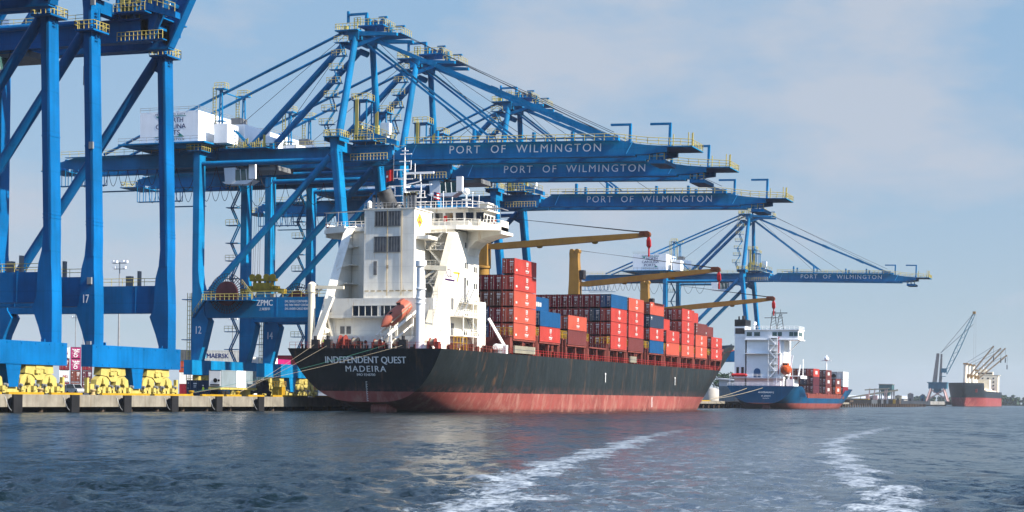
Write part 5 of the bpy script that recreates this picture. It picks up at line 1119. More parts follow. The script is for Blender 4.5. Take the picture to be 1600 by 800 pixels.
# containers on deck
G1 = 'containers on deck of the black ship'; T = 3.0; XO = XS-1.22-.05
names = {1: 'tallest red stack', 2: 'low blue topped stack by the tallest', 3: 'short stack before the doors wall', 4: 'stack topped with blue', 5: 'stack after the blue topped one', 6: 'stack holding slate blue',
         7: 'two high stack after the slate blue', 8: 'four high stack near the bow', 9: 'stack with dull marked top', 10: 'two high stack closest to the bow'}
outer = {1: ['coral', 'coral', 'coral', 'red', 'red'], 2: ['red', 'blue'], 3: ['dusty', 'coral'], 4: ['red', 'red', 'red', 'blue'], 5: ['dusty', 'red', 'red', 'coral'], 6: ['blue', 'red', 'slate', 'coral'],
         7: ['coral', 'red'], 8: ['coral', 'red', 'red', 'red'], 9: ['coral', 'coral', 'dusty'], 10: ['red', 'red']}
by = {1: 305.5, 2: 320.2, 3: 337.4, 4: 366.8, 5: 380.4, 6: 398, 7: 412.8, 8: 427.4, 9: 441.4, 10: 458.2}
cn_ = dict(red='red', coral='light red', dusty='dull brick', blue='blue', slate='slate blue', maroon='maroon', brown='brown', navy='dark blue')
for bay, cs in outer.items():
    for k, c in enumerate(cs):
        lg = None if c in ('blue', 'dusty') else ('glyph_square' if bay == 1 else 'glyph')
        if (bay, k) in ((6, 3), (7, 0)): lg = 'small'
        if (bay, k) == (6, 2): lg = 'small'
        if (bay, k) == (9, 2): lg = 'marks'
        m_ = ' with white side logo' if lg and lg.startswith('glyph') else (' with white marks' if lg else ' with plain side')
        pos = 'topmost' if k == len(cs)-1 else ORD[k]
        container(c, (XO, by[bay]+6.1, 13.7+k*T), f'{cn_[c]} container{m_}, {pos} of the {names[bay]}', G1, lg)
def inner(bay, col, tier, c, label, lg=None, size=40, dy=0.0, z0=13.7): container(c, (XO-2.5*col, by.get(bay, bay)+6.1+dy, z0+tier*T), label, G1, lg, size)
pal = [['maroon', 'maroon', 'maroon', 'brown', 'maroon'], ['maroon', 'blue', 'blue', 'brown', 'maroon']]
for col in (1, 2):
    for k in range(5): inner(1, col, k-1, pal[col-1][k], f'{cn_[pal[col-1][k]]} container, doors showing, {"topmost" if k == 4 else ORD[k]} of {"first" if col == 1 else "second"} column inward of the tallest stack')
for k in range(4): inner(1, 3, k-1, ['maroon', 'brown', 'maroon', 'maroon'][k], f'container half hidden by the white deckhouse, {ORD[k]} in its column')
inner(2, 1, 2, 'blue', 'blue container with a white logo behind the low stack, above the plain blue one', 'block')
for k, c in enumerate(('maroon', 'navy')): inner(2, 1, k, c, f'dark container behind the low blue topped stack, {"lower" if k == 0 else "upper"} of two')
for k, c in enumerate(('maroon', 'maroon')): inner(3, 1, k, c, f'maroon container behind the short midway stack, {"lower" if k == 0 else "upper"} of two')
wall = [['maroon', 'maroon', 'maroon', 'navy'], ['maroon', 'maroon', 'navy', 'maroon'], ['maroon', 'maroon', 'maroon', 'maroon'], ['brown', 'maroon', 'maroon', 'maroon'], ['maroon', 'brown', 'maroon', 'maroon'], ['maroon', 'maroon', 'maroon', 'maroon'], ['maroon', 'maroon', 'brown', 'maroon'], ['maroon', 'maroon', 'maroon', 'maroon']]
NTH = ['', 'first', 'second', 'third', 'fourth', 'fifth', 'sixth', 'seventh', 'eighth']
for col, cs in enumerate(wall[1:], 1):
    for k, c in enumerate(cs): inner(4, col, k, c, f'{cn_[c]} container in the wall of doors, {"topmost" if k == 3 else ORD[k]}, {NTH[col]} column inward')
for bay in (5, 6):
    for k, c in enumerate(['maroon', 'navy', 'maroon', 'maroon']): inner(bay, 1, k, c, f'{cn_[c]} container hidden behind the {names[bay]}, {"topmost" if k == 3 else ORD[k]}')
for k, c in enumerate(['maroon', 'maroon', 'red']): inner(7, 1, k, c, f'{cn_[c]} container behind the {names[7]}, {"topmost" if k == 2 else ORD[k]}')
for col in (1, 2):
    for k, c in enumerate(['maroon', 'maroon', 'maroon', 'maroon']): inner(8, col, k, c, f'maroon container, {NTH[col]} column inward of the {names[8]}, {"topmost" if k == 3 else ORD[k]}')
for k, c in enumerate(['maroon', 'red', 'red', 'red']): inner(9, 1, k, c, f'{cn_[c]} container behind the {names[9]}, {"topmost" if k == 3 else ORD[k]}')
for k, c in enumerate(['maroon', 'maroon', 'dusty']): inner(10, 1, k, c, f'{cn_[c]} container behind the {names[10]}, {"topmost" if k == 2 else ORD[k]}')
# ---------------------------------------------------------------- blue container ship beyond
BX0, BY0 = -129.5, 600.0
bs = thing('feeder_ship', 'smaller blue container ship with white deckhouse moored ahead of the black ship', 'container ship', (BX0, BY0, 0))
def loft_hull(root, cx, half, y0, L, topf, zkf, pf, bow, mat, nlev=12, deckmat=None, deckdz=.5):
    ysn = np.concatenate([np.linspace(y0, y0+L*.3, 16), np.linspace(y0+L*.34, y0+L*.7, 6), np.linspace(y0+L*.73, y0+L+2, 26)])
    secs = []
    for y in ysn:
        zk, top, p = zkf(y), topf(y), pf(y); pts = []
        for v in np.linspace(0, 1, nlev)**1.7:
            z = zk+(top-zk)*v; f, yt = bow(y, max(0, z)); yy = min(y, yt); f = bow(yy, max(0, z))[0]
            pts.append((half*f*(v**(1/p) if v > 0 else 0), yy, z))
        secs.append(pts)
    n = len(secs[0]); hb = MB()
    for s in (-1, 1): hb.add([(cx+s*p[0], p[1], p[2]) for q in secs for p in q], [(k*n+i, k*n+i+1, (k+1)*n+i+1, (k+1)*n+i) for k in range(len(secs)-1) for i in range(n-1)])
    q = secs[0]; hb.add([(cx+p[0], q[0][1], p[2]) for p in q]+[(cx-p[0], q[0][1], p[2]) for p in reversed(q)], [tuple(range(2*n))])
    o = hb.build('hull', mat, root, smooth=True); bm = bmesh.new(); bm.from_mesh(o.data); bmesh.ops.remove_doubles(bm, verts=bm.verts, dist=.004)
    bmesh.ops.dissolve_degenerate(bm, edges=bm.edges, dist=.003); bmesh.ops.recalc_face_normals(bm, faces=bm.faces); bm.to_mesh(o.data); bm.free(); o.data.set_sharp_from_angle(angle=R(40))
    d = MB()
    for a, b in zip(secs[:-1], secs[1:]):
        a, b = a[-1], b[-1]; za, zb = a[2]-deckdz, b[2]-deckdz
        d.add([(cx-a[0]+.1, a[1], za), (cx+a[0]-.1, a[1], za), (cx+b[0]-.1, b[1], zb), (cx-b[0]+.1, b[1], zb)], [(0, 1, 2, 3)])
    d.build('deck', deckmat or M['redox'], root); return o
def bow2(y, z):
    s = min(1.2, z/7); ys_, yt, n_ = 684+28*s, 742+8*s, 2.0+.5*s
    return (max(0.0, 1-max(0.0, (y-ys_)/(yt-ys_))**n_) if y < yt else 0.0), yt
def top2(y):
    if y < 616: return 7.9
    if y < 624: return 7.9-4.0*(y-616)/8
    if y < 702: return 3.9
    return 3.9+3.3*min(1, (y-702)/3)+1.0*max(0, (y-708)/40)
loft_hull(bs, BX0, 11.75, BY0, 150, top2, lambda y: 1.7-4.5*(1-(1-min(1, (y-BY0)/34))**2), lambda y: 3.2+9*min(1, (y-BY0)/34)**1.5, bow2, M['hullb'])
PB = lambda mb, nm, mt=None, par=None, **k: pieces(mb, nm, mt or M['cleanwhite'], par or bs, **k)
PB(MB().bx(-129, -126.6, 601.5, 605, -2, 2.0), 'rudder', M['hullb'])
for q_, z_, w_, h_ in (('ALDEBARAN J', 5.6, 5.4, .72), ("ST. JOHN'S", 4.35, 3.2, .6), ('IMO 9297591', 3.6, 2.2, .28)): PB(text_mb(q_, (-127.5, 600, z_), w_, h_, '-y', .03, .04), 'lettering', M['lettering'])
h = PB(MB().bx(-135.3, -122.2, 604, 616, 7.4, 24).bx(-125.6, -123.2, 603.2, 604, 8, 24).bx(-140.9, -122, 602.5, 617, 10.5, 10.8), 'deckhouse')
cs_ = PB(MB().bx(-139.6, -135.9, 604, 612, 7.4, 28.6).bx(-139.7, -135.8, 603.9, 612.1, 24.6, 28.6), 'funnel_casing'); PB(MB().bx(-139.7, -135.8, 603.85, 612.2, 28.7, 31), 'funnel_top', M['black'], cs_)
PB(MB().tube((-138.6, 606, 31), (-138.6, 606, 32.2), .3, 8).tube((-137, 606, 31), (-137, 606, 32.4), .55, 10).bx(-139.4, -136.1, 603.8, 603.88, 26.0, 28.0), 'exhaust_pipe', M['dark'], cs_)
br = PB(MB().bx(-135.9, -116.8, 603, 614, 23.8, 24.1).bx(-135.8, -117.2, 603.4, 613, 24.1, 27.2).bx(-136, -116.9, 603, 613.4, 27.2, 27.5), 'bridge')
for x0, x1 in ((-135.2, -133.4), (-132.6, -130.6), (-126.2, -124.6), (-124.3, -122.9), (-120.3, -118.9), (-118.7, -117.4)): PB(MB().bx(x0, x1, 603.3, 603.39, 25.2, 26.6), 'bridge_window', M['glassg'], br)
for y0 in (604.2, 606.4, 608.6): PB(MB().bx(-117.19, -117.1, y0, y0+1.7, 25.2, 26.6), 'bridge_window', M['glassg'], br)
PB(MB().bar((-121.9, 608, 19), (-117.4, 608, 23.8), .3, .3).rail([(-136, 603, 27.5), (-117, 603, 27.5), (-117, 613, 27.5)], 1.1, 1.6, .05), 'bridge_rail', M['cleanwhite'], br)
for x, hh in ((-126.6, 34.6), (-124.2, 33.6)):
    g = MB()
    for a in (-1, 1): g.tube((x+a*1.2, 607, 27.5), (x+a*.35, 607, hh-.6), .13, 5)
    for z in np.arange(28, hh-1, 1): g.bar((x-.9, 607, z), (x+.9, 607, z+.9), .09, .09)
    g.bx(x-3.2, x+1.6, 606.9, 607.1, hh-3, hh-2.8) if x < -126 else g.bx(x-2.8, x+2.4, 606.9, 607.1, hh-.4, hh-.1)
    g.tube((x, 607, hh-2), (x, 607, hh+1), .08, 5); PB(g, 'mast', M['dark'])
PB(MB().tube((-133.2, 607, 27.5), (-133.2, 607, 29.2), .12, 6).ball((-133.2, 607, 29.7), .7, 8), 'satellite_dome')
g = MB(); rl = MB()
for k in range(6):
    z = 10.8+k*2.3; g.stair((-124.9 if k % 2 else -126.9, 602.6, z), (-126.9 if k % 2 else -124.9, 602.6, z+2.2), .8); g.bx(-127.4, -124.2, 602.2, 604, z+2.2, z+2.3)
for x in (-127.3, -124.3): g.bx(x-.08, x+.08, 602.2, 602.36, 8, 24.5)
PB(g, 'outside_stairs', None, h)
PB(MB().tube((-123.9, 603.1, 12), (-123.9, 603.1, 25), .12, 6), 'fire_main', M['firered'], h)
PB(MB().bx(-135.6, -123, 602.6, 604, 19.0, 19.3).bx(-130.6, -127.5, 603.95, 604.0, 10.8, 23), 'landing', None, h)
PB(MB().lathe([(1.15, 0), (1.15, .12)], (-131.5, 603.8, 12.9), 18, 'y').bx(-132.65, -130.35, 603.7, 603.8, 10.8, 12.9), 'door_cover', paint('blue canvas', (.02, .13, .30), .7), h)
for x in (-138.4, -136.7): PB(MB().bx(x-.45, x+.45, 603.85, 603.95, 11.2, 14.4), 'door', M['black'], cs_)
PB(MB().rail([(-141, 602.4, 10.8), (-123, 602.4, 10.8)], 1.1, 1.6, .05).bx(-140.9, -140.7, 602.4, 602.6, 7.9, 10.6).rail([(-141, 600.2, 7.9), (-118, 600.2, 7.9)], 1.0, 1.8, .04), 'deck_rail')
PB(MB().bx(-122.2, -116.6, 606, 617, 11.3, 11.6).bx(-121.5, -119, 605, 614, 7.4, 10.3).bx(-116.9, -116.6, 606, 617, 10.6, 11.3), 'boat_deck')
PB(MB().bar((-121.0, 605.4, 9.5), (-119.4, 605.4, 18.6), .4, .5).bar((-119.8, 605.4, 18.6), (-123, 605.4, 18.4), .3, .3).bar((-118.9, 612, 9.5), (-118.0, 612, 15.5), .35, .4).tube((-117.4, 614, 11.5), (-117.4, 614, 17.5), .12, 6), 'davit')
g = MB()
for k in range(7): g.prism([(BX0+11.6, 7.2), (BX0+11.6, 4.2), (BX0+11.95, 4.2)], 'y', 611+k*1.5, 611.3+k*1.5)
PB(g, 'hull_rib', M['hullb'])
PB(MB().bx(-118.5, -117.9, 626, 703, 3.9, 5.5).bx(-119.8, -119.6, 622, 704, 3.6, 5.8), 'hatch_coaming', M['redsteel'])
for y in np.arange(624, 700, 6.1): PB(MB().bx(-118.2, -117.9, y-.3, y+.3, 3.6, 5.9), 'container_stanchion', M['redsteel'])
PB(MB().bx(-140, -120.2, 714.5, 715.2, 4, 12.5).prism([(714.5, 8), (724, 8), (720, 11), (715, 13)], 'x', -124.5, -120.6), 'breakwater', M['redsteel'])
PB(MB().tube((-129.5, 728, 8), (-129.5, 728, 22), .25, 8).bx(-131.5, -127.5, 727.8, 728.2, 19.5, 19.8).ball((-129.5, 728, 20.4), 1.0, 8), 'foremast')
lb2 = thing('lifeboat', 'bright orange enclosed lifeboat hung beside the deckhouse of the blue ship', 'lifeboat', (-121.6, 605.0, 13.6))
MB().lathe([(.1, -3.2), (1.1, -2.9), (1.75, -1.4), (1.85, 0), (1.75, 1.5), (1.1, 3), (.1, 3.3)], (0, 0, 0), 16, 'y').build('boat_hull', M['lifeo2'], lb2, world=False, smooth=True)
MB().bx(-.9, .9, -1.6, 1.6, 1.2, 2.3).build('boat_canopy', M['lifeo2'], lb2, world=False); MB().bx(-.7, .7, -1.68, -1.6, 1.6, 2.1).bx(-1.5, 1.5, -2.0, -1.9, -.3, .1).build('boat_window', M['black'], lb2, world=False)
rb = MB(); rb.lathe([(.1, -3), (.55, -2.5), (.65, 0), (.55, 2.4), (.1, 2.9)], (-137.4, 602.0, 11.6), 10, 'x'); tag(rb.build('rescue_boat', M['firered'], smooth=True), 'long red rescue boat on the white aft deck of the blue ship', 'rescue boat')
def rope2(a, b, sag, label):
    a, b = Vector(a), Vector(b); g = MB().path([a+(b-a)*(i/10)-Vector((0, 0, sag*4*(i/10)*(1-i/10))) for i in range(11)], .09, 5)
    tag(g.build('mooring_line', M['rope']), label, 'mooring line', 'mooring lines of the blue ship')
rope2((-128.6, 599.9, 7.2), (XQ-1.4, 583.5, 3.0), .5, 'pale mooring line from the stern middle of the blue ship'); rope2((-134.2, 599.9, 7.0), (XQ-1.4, 584.5, 3.1), .3, 'shorter pale mooring line at the stern corner of the blue ship')
G2 = 'containers on deck of the blue ship'; T2 = 3.0
st2 = {(637, 0): ['plum', 'plum', 'red'], (637, 1): ['plum', 'navy', 'plum'], (637, 2): ['brown', 'brown', 'brown'], (624, 3): ['brown', 'maroon', 'brown'], (624, 4): ['brown', 'brown', 'brown'], (624, 5): ['maroon', 'brown', 'brown'], (662.5, 0): ['dusty', 'dusty', 'dusty'], (662.5, 1): ['plum', 'plum', 'brown'],
       (684, 0): ['ochre', 'dusty'], (684, 1): ['plum', 'plum'], (701, 0): ['maroon', 'white', 'white'], (701, 1): ['dgrey', 'dgrey', 'grey'], (701, 2): ['dgrey', 'dgrey', 'grey'], (701, 3): ['dgrey', 'dgrey', 'grey']}
wh2 = {637: 'first stacks on the blue ship', 624: 'lifeboat side stacks on the blue ship', 662.5: 'second stacks on the blue ship', 684: 'third stacks on the blue ship', 701: 'bow stacks on the blue ship'}
NM = dict(dusty='dull brick', navy='dark blue', plum='plum', red='red', brown='rust brown', maroon='maroon', ochre='orange red', coral='light red', white='white', dgrey='dark grey', grey='pale grey')
for (y, c), cl in st2.items():
    for k, q in enumerate(cl):
        container(q, (-119.25-2.5*c, y+6.1, 5.75+k*T2), f'{NM[q]} container, {("lowest", "middle", "top")[k] if len(cl) == 3 else ("lower", "upper")[k]}, {("outermost", "second inward", "third inward", "fourth inward", "fifth inward", "sixth inward")[c]} of {wh2[y]}', G2, 'panel' if q in ('red', 'ochre', 'dusty', 'white') else None)
for c in (1, 2, 3):
    x = -119.25-2.5*c; o = MB().lathe([(.75, -.02), (.75, .02)], (x, 700.9, 5.75+6+1.3), 14, 'y').bx(x-.9, x+.9, 700.85, 700.95, 12.5, 13.3); tag(o.build('reefer_fan', M['black']), f'black fan of a pale grey refrigerated container, {("right", "middle", "left")[c-1]} of three on blue ship', 'fan', 'fans of the refrigerated containers')
# ---------------------------------------------------------------- far bulk carrier, bow towards us
KX, KY, KL = -157.0, 1538.0, 205.0
bk = thing('bulk_carrier', 'far black bulk carrier with red bottom, its bow towards the viewer', 'bulk carrier', (KX, KY, 0))
secs = []
for y in np.concatenate([np.linspace(0, 46, 22), np.linspace(55, KL, 8)]):
    top = 20.2 if y < 24 else max(13.4, 20.2-(y-24)*1.2); pts = []
    for v in np.linspace(0, 1, 11):
        z = -2+(top+2)*v; q = min(1, max(0, z/18)); y0_ = 9*(1-q); Lb = 50-22*q; yy = max(y, y0_); f = 1-(1-min(1, (yy-y0_)/Lb))**(2.0+.5*q); pts.append((15.0*f, KY+yy, z))
    secs.append(pts)
n = len(secs[0]); hb = MB()
for s in (-1, 1): hb.add([(KX+s*p[0], p[1], p[2]) for q in secs for p in q], [(k*n+i, k*n+i+1, (k+1)*n+i+1, (k+1)*n+i) for k in range(len(secs)-1) for i in range(n-1)])
q = secs[-1]; hb.add([(KX+p[0], p[1], p[2]) for p in q]+[(KX-p[0], p[1], p[2]) for p in reversed(q)], [tuple(range(2*n))])
o = hb.build('hull', M['hullk'], bk, smooth=True); bm = bmesh.new(); bm.from_mesh(o.data); bmesh.ops.remove_doubles(bm, verts=bm.verts, dist=.01); bmesh.ops.dissolve_degenerate(bm, edges=bm.edges, dist=.01); bmesh.ops.recalc_face_normals(bm, faces=bm.faces); bm.to_mesh(o.data); bm.free()
d = MB()
for a, b in zip(secs[:-1], secs[1:]):
    a, b = a[-1], b[-1]; d.add([(KX-a[0]+.1, a[1], a[2]-.4), (KX+a[0]-.1, a[1], a[2]-.4), (KX+b[0]-.1, b[1], b[2]-.4), (KX-b[0]+.1, b[1], b[2]-.4)], [(0, 1, 2, 3)])
d.build('deck', M['redox'], bk)
PK = lambda mb, nm, mt=None, par=None, **k: pieces(mb, nm, mt or M['cleanwhite'], par or bk, **k)
for k in range(5): PK(MB().bx(KX-9, KX+9, KY+40+k*27, KY+62+k*27, 13, 16.2), 'hatch_cover', M['cream'])
PK(MB().bx(KX-2, KX+10, KY+130, KY+146, 13, 24.5).bx(KX+10.2, KX+14.6, KY+48, KY+150, 13.2, 14.4), 'deck_store', M['cream'])
h = PK(MB().bx(KX-13, KX+13.6, KY+176, KY+192, 13, 29.5).bx(KX-15.5, KX+15.5, KY+176, KY+184, 29, 29.6).bx(KX-9, KX+9, KY+176.5, KY+184, 29.6, 32.6).bx(KX-3, KX+3, KY+180, KY+184, 32.6, 35).bx(KX-2.5, KX+2.5, KY+194, KY+201, 13, 34), 'deckhouse', M['cream'])
g = MB()
for k in range(5):
    for j in range(4): g.bx(KX-11+k*5, KX-9.6+k*5, KY+175.9, KY+176, 15.5+j*3.4, 16.9+j*3.4)
PK(g, 'deckhouse_window', M['glass'], h); PK(MB().bx(KX-8.6, KX+8.6, KY+176.4, KY+176.5, 30.5, 31.8), 'bridge_window', M['glass'], h)
PK(MB().tube((KX, KY+182, 35), (KX, KY+182, 41), .3, 6).bx(KX-2, KX+2, KY+181.8, KY+182.2, 38, 38.3), 'mast', M['cleanwhite'], h)
for yy, tip, dz in ((34, (-135.2, 52.5), 0), (62, (-131.5, 51.5), 0), (98, (-130.5, 52.5), 0), (124, (-131, 47), -4)):
    y = KY+yy; o = PK(MB().lathe([(2.0, 13), (2.0, 24), (1.7, 24.5), (1.7, 36.5+dz)], (KX-1.7, y, 0), 12), 'deck_crane', M['cream'], smooth=True); PK(MB().bx(KX-3.6, KX+.6, y-1.8, y+1.8, 36.5+dz, 37.6+dz).bx(KX-.2, KX+1.6, y-1.2, y+1.2, 25, 28), 'crane_head', M['orange'], o)
    PK(MB().bar((KX+.4, y, 25), (tip[0], y, tip[1]), 1.0, 1.3), 'boom', M['tan'], o); PK(MB().tube((KX-1.5, y, 37.5+dz), (tip[0], y, tip[1]), .12, 4).tube((tip[0], y, tip[1]), (tip[0], y, tip[1]-9), .1, 4).bx(tip[0]-.4, tip[0]+.4, y-.4, y+.4, tip[1]-13, tip[1]-9), 'hoist_rope', M['dark'], o)
PK(MB().bx(KX+9.4, KX+11, KY+4.5, KY+6.4, 12.0, 15.0), 'anchor', M['redox'])
# ---------------------------------------------------------------- far jetty with harbour crane
HX, HY = -174.0, 1500.0
hc = thing('harbour_crane', 'tall far harbour crane with pale blue lattice boom beside the bulk carrier', 'crane', (HX, HY, 4.0))
PH = lambda mb, nm, mt, par=None, **k: pieces(mb, nm, mt, par or hc, **k)
g = MB()
for sx in (-1, 1):
    for sy in (-1, 1): g.bar((HX+sx*8.5, HY+sy*6, 4), (HX+sx*5, HY+sy*4, 15), 1.1, 1.1)
    g.bar((HX-7, HY+sx*5, 6), (HX+6, HY+sx*4.4, 14), .5, .5).bar((HX+7, HY+sx*5, 6), (HX-6, HY+sx*4.4, 14), .5, .5)
PH(g, 'portal_legs', M['pink']); PH(MB().bx(HX-7, HX+8, HY-4.5, HY+4.5, 14.5, 19.2).bx(HX-8, HX+8.5, HY-5.2, HY+5.2, 19.2, 19.9).bx(HX-3, HX+3, HY-3, HY+3, 11, 14.5), 'machinery_house', M['lattice'])
PH(MB().column([(HX-2.4, HY, 19.9, 3.4, 3.4), (HX+.1, HY, 44, 2.2, 2.4)]).column([(HX+2.3, HY, 19.9, 2.4, 3), (HX+3, HY, 43.5, 1.4, 2)]), 'tower', M['mhc']); PH(MB().bx(HX+3, HX+7.5, HY-1.5, HY+1.5, 28, 31.5).bx(HX+2.5, HX+6.8, HY-2, HY+2, 24.6, 25), 'operator_cab', M['lattice'])
a, b = Vector((HX+6.5, HY, 27)), Vector((-144.6, HY, 77.6)); dv_ = (b-a); un = Vector((-dv_.z, 0, dv_.x)).normalized(); g = MB(); nn = 16
for i in range(nn):
    t0, t1 = i/nn, (i+1)/nn; w0, w1 = 1.5*(1-abs(t0-.4)*1.2)+.3, 1.5*(1-abs(t1-.4)*1.2)+.3
    for s in (-1, 1):
        for q_ in (-1, 1): g.tube(a+dv_*t0+un*w0*s+Vector((0, q_*w0, 0)), a+dv_*t1+un*w1*s+Vector((0, q_*w1, 0)), .2, 4)
    g.tube(a+dv_*t0+un*w0*(1 if i % 2 else -1)+Vector((0, -w0, 0)), a+dv_*t1+un*w1*(-1 if i % 2 else 1)+Vector((0, -w1, 0)), .14, 4)
PH(g, 'lattice_boom', M['lattice']); PH(MB().bx(b.x-1.6, b.x+.8, HY-1.2, HY+1.2, b.z-.8, b.z+1.2), 'boom_head', M['orange'])
g = MB(); [g.tube((HX+2, HY+s, 44), (b.x-1, HY+s, b.z-.5-k), .11, 4) for s in (-1, 1) for k in (0, 9)]; [g.tube((b.x-.4+q_, HY, b.z-.5), (b.x-.4+q_, HY, 33), .09, 4) for q_ in (0, 1.6)]; PH(g, 'hoist_rope', M['grey'])
jt = MB().bx(-250, -172.5, 1440, 1800, 1.2, 4.0); [jt.bx(x, x+1, y, y+1, -2, 1.2) for x in (-174.5, -190) for y in range(1442, 1560, 9)]; [jt.bx(x, x+1, 1441, 1442, -2, 1.2) for x in range(-249, -174, 8)]
tag(jt.build('jetty', M['galv']), 'low grey far jetty under the harbour crane', 'jetty')
hp = thing('loading_hopper', 'green blue hopper shed on legs on the far jetty', 'hopper', (-216, 1500, 4)); PH(MB().bx(-221.5, -210.5, 1494, 1506, 13.5, 17.5).prism([(-221, 13.5), (-211, 13.5), (-214, 8), (-218, 8)], 'y', 1496, 1504), 'hopper_bin', paint('dull green sheet', (.06, .16, .17), .6), hp)
g = MB(); [g.bx(x-.4, x+.4, y-.4, y+.4, 4, 14) for x in (-221, -216, -211) for y in (1495, 1505)]; PH(g, 'hopper_leg', M['mhc'], hp); PH(MB().bx(-222, -210, 1493.5, 1506.5, 17.5, 18), 'hopper_roof', M['galv'], hp)
cv = thing('conveyor', 'inclined pale conveyor rising to the hopper on the far jetty', 'conveyor', (-230, 1490, 4)); PH(MB().bar((-256, 1490, 4.5), (-205, 1490, 13), 1.2, 1.4), 'conveyor_gallery', M['beige'], cv); g = MB(); [g.bar((x, 1490, 4), (x+.1, 1490, 4.5+(x+256)/6.0), .5, .5) for x in (-245, -236, -226, -208)]; PH(g, 'trestle', M['mhc'], cv)
for i, (x, wd, ht, mt, lb) in enumerate(((-206, 5, 5, 'beige', 'small beige shed right of the hopper on the far jetty'), (-196, 4, 7, 'mhc', 'grey plant shed left of the harbour crane legs'), (-228, 6, 4, 'pink', 'low pink shed left of the hopper on the far jetty'), (-186, 3, 6, 'lattice', 'blue tank beside the harbour crane legs'))):
    r = thing('plant_shed', lb, 'shed', (x, 1500, 4), 'plant sheds on the far jetty'); MB().bx(-wd/2, wd/2, -3, 3, 0, ht*.8).build('wall', M[mt], r, world=False); MB().prism([(-wd/2-.3, ht*.8), (wd/2+.3, ht*.8), (0, ht)], 'y', -3.3, 3.3).build('roof', M['galv'], r, world=False); MB().bx(-.7, .7, -3.05, -3.0, 0, 2.2).build('door', M['dark'], r, world=False)
# docks between the blue ship and the far jetty
dk = thing('floating_dock', 'dark floating dock with pale end between blue ship and far jetty', 'dock', (-208, 1400, 0)); PH(MB().bx(-233, -191, 1396, 1404, -.4, 4.6), 'dock_hull', M['brown'], dk); PH(MB().bx(-212.5, -208, 1395.8, 1396, .2, 4.5).bx(-205, -203.4, 1395.7, 1396, .2, 5.2), 'dock_panel', M['tank'], dk); PH(MB().bx(-201, -199.5, 1395.7, 1396, -.4, 5), 'fender_pile', M['grey'], dk); PH(MB().bx(-226, -215, 1396, 1404, 4.6, 5.2).bx(-196, -194, 1395.6, 1396, .4, 5.0), 'dock_edge', M['kerb'], dk)
gt = thing('dock_gantry', 'rusty pink gantry with crossbeam standing on the floating dock', 'gantry', (-206, 1403, 4.6)); g = MB(); [g.bar((x, 1403, 4.6), (x+1, 1403, 13.5), .7, .7) for x in (-216, -212, -204, -202.5)]; PH(g, 'gantry_leg', M['pink'], gt); PH(MB().bar((-219, 1403, 12.2), (-200, 1403, 13.6), .8, .9), 'gantry_beam', M['beige'], gt); PH(MB().bx(-218, -215.5, 1401, 1404, 4.6, 9).bx(-212, -209, 1401, 1404, 4.6, 8), 'gantry_cabin', M['pink'], gt)
tr_ = MB().bx(-172, -142.6, 868, 878, 2.6, 3.6); [tr_.bx(x, x+.8, y, y+.8, -2, 2.6) for x in range(-170, -142, 7) for y in (869, 876)]; [tr_.bar((x, 868.5, 2.4), (x+6, 868.5, -.6), .4, .4) for x in (-163, -156, -149)]
tag(tr_.build('trestle_pier', M['brown']), 'dark timber trestle pier just beyond the bow of the blue ship', 'pier')
shd = thing('warehouse', 'long low warehouse with pale roof on the far shore', 'warehouse', (-380, 1950, 1.5)); MB().bx(-135, 120, -15, 15, 0, 5).build('wall', M['galv'], shd, world=False); MB().prism([(-16, 5), (16, 5), (0, 8.5)], 'x', -136, 121).build('roof', M['roof'], shd, world=False)
brd = thing('river_trestle', 'low dark trestle bridge far off at the right edge', 'bridge', (20, 2150, 0)); MB().bx(-110, 260, -4, 4, 4.2, 6.2).build('bridge_deck', M['mhc'], brd, world=False); g = MB(); [g.bx(x, x+(11 if k % 3 == 0 else 4), -3, 3, -3, 4.2) for k, x in enumerate(range(-108, 255, 14))]; g.build('pier_column', M['mhc'], brd, world=False)
land = MB().prism([(-3500, 1150), (-196, 860), (-196, 1000), (-260, 1300), (-262, 2300), (-700, 2480), (2600, 2480), (3500, 6400), (-3500, 6400)], 'z', -2, 1.3); structure(land.build('terrain', paint('scrub ground', (.08, .09, .05), .95, var=.4), world=False))
# ---------------------------------------------------------------- trees
LEAF = [paint('leaf green a', (.035, .075, .035), .7, var=.3), paint('leaf green b', (.055, .10, .035), .7, var=.3), paint('leaf green c', (.022, .06, .028), .7, var=.3)]
def leafball(mb, c, r, n, s, sq=.8):
    for _ in range(n):
        v = Vector(RNG.normal(size=3)).normalized()*r*(.45+.55*RNG.random()); p = Vector(c)+Vector((v.x, v.y, v.z*sq)); a = Vector(RNG.normal(size=3)).normalized(); b = a.cross(Vector(RNG.normal(size=3))).normalized()
        q = s*(.6+.8*RNG.random()); mb.cur = int(RNG.integers(0, 3)); mb.add([p-a*q, p+b*q*.7, p+a*q, p-b*q*.7], [(0, 1, 2, 3)])
def tree(x, y, h, label):
    r = thing('tree', label, 'tree', (x, y, 1.3), 'trees behind the bow of the black ship'); t = MB().tube((0, 0, 0), (.3, 0, h*.55), .35, 8, .18)
    for k in range(4): a = k*1.6; t.tube((.1, 0, h*(.3+.06*k)), (math.cos(a)*h*.2, math.sin(a)*h*.2, h*(.5+.07*k)), .14, 5, .05)
    t.build('trunk', M['bark'], r, world=False); c = MB()
    for k in range(9): a = k*2.4; q = h*.2*math.sqrt((k+.5)/9)*1.3; leafball(c, (math.cos(a)*q, math.sin(a)*q, h*(.5+.4*RNG.random())), h*.15, 90, .45)
    c.build('crown', LEAF, r, world=False)
for x, y, h, lb in ((-216, 905, 17, 'tall dark green tree behind the bow, leftmost of the group'), (-207, 900, 15.5, 'dark green tree in the middle of the group behind the bow'), (-199.5, 897, 12.5, 'shorter green tree nearest the blue ship stern')): tree(x, y, h, lb)
tl = MB()
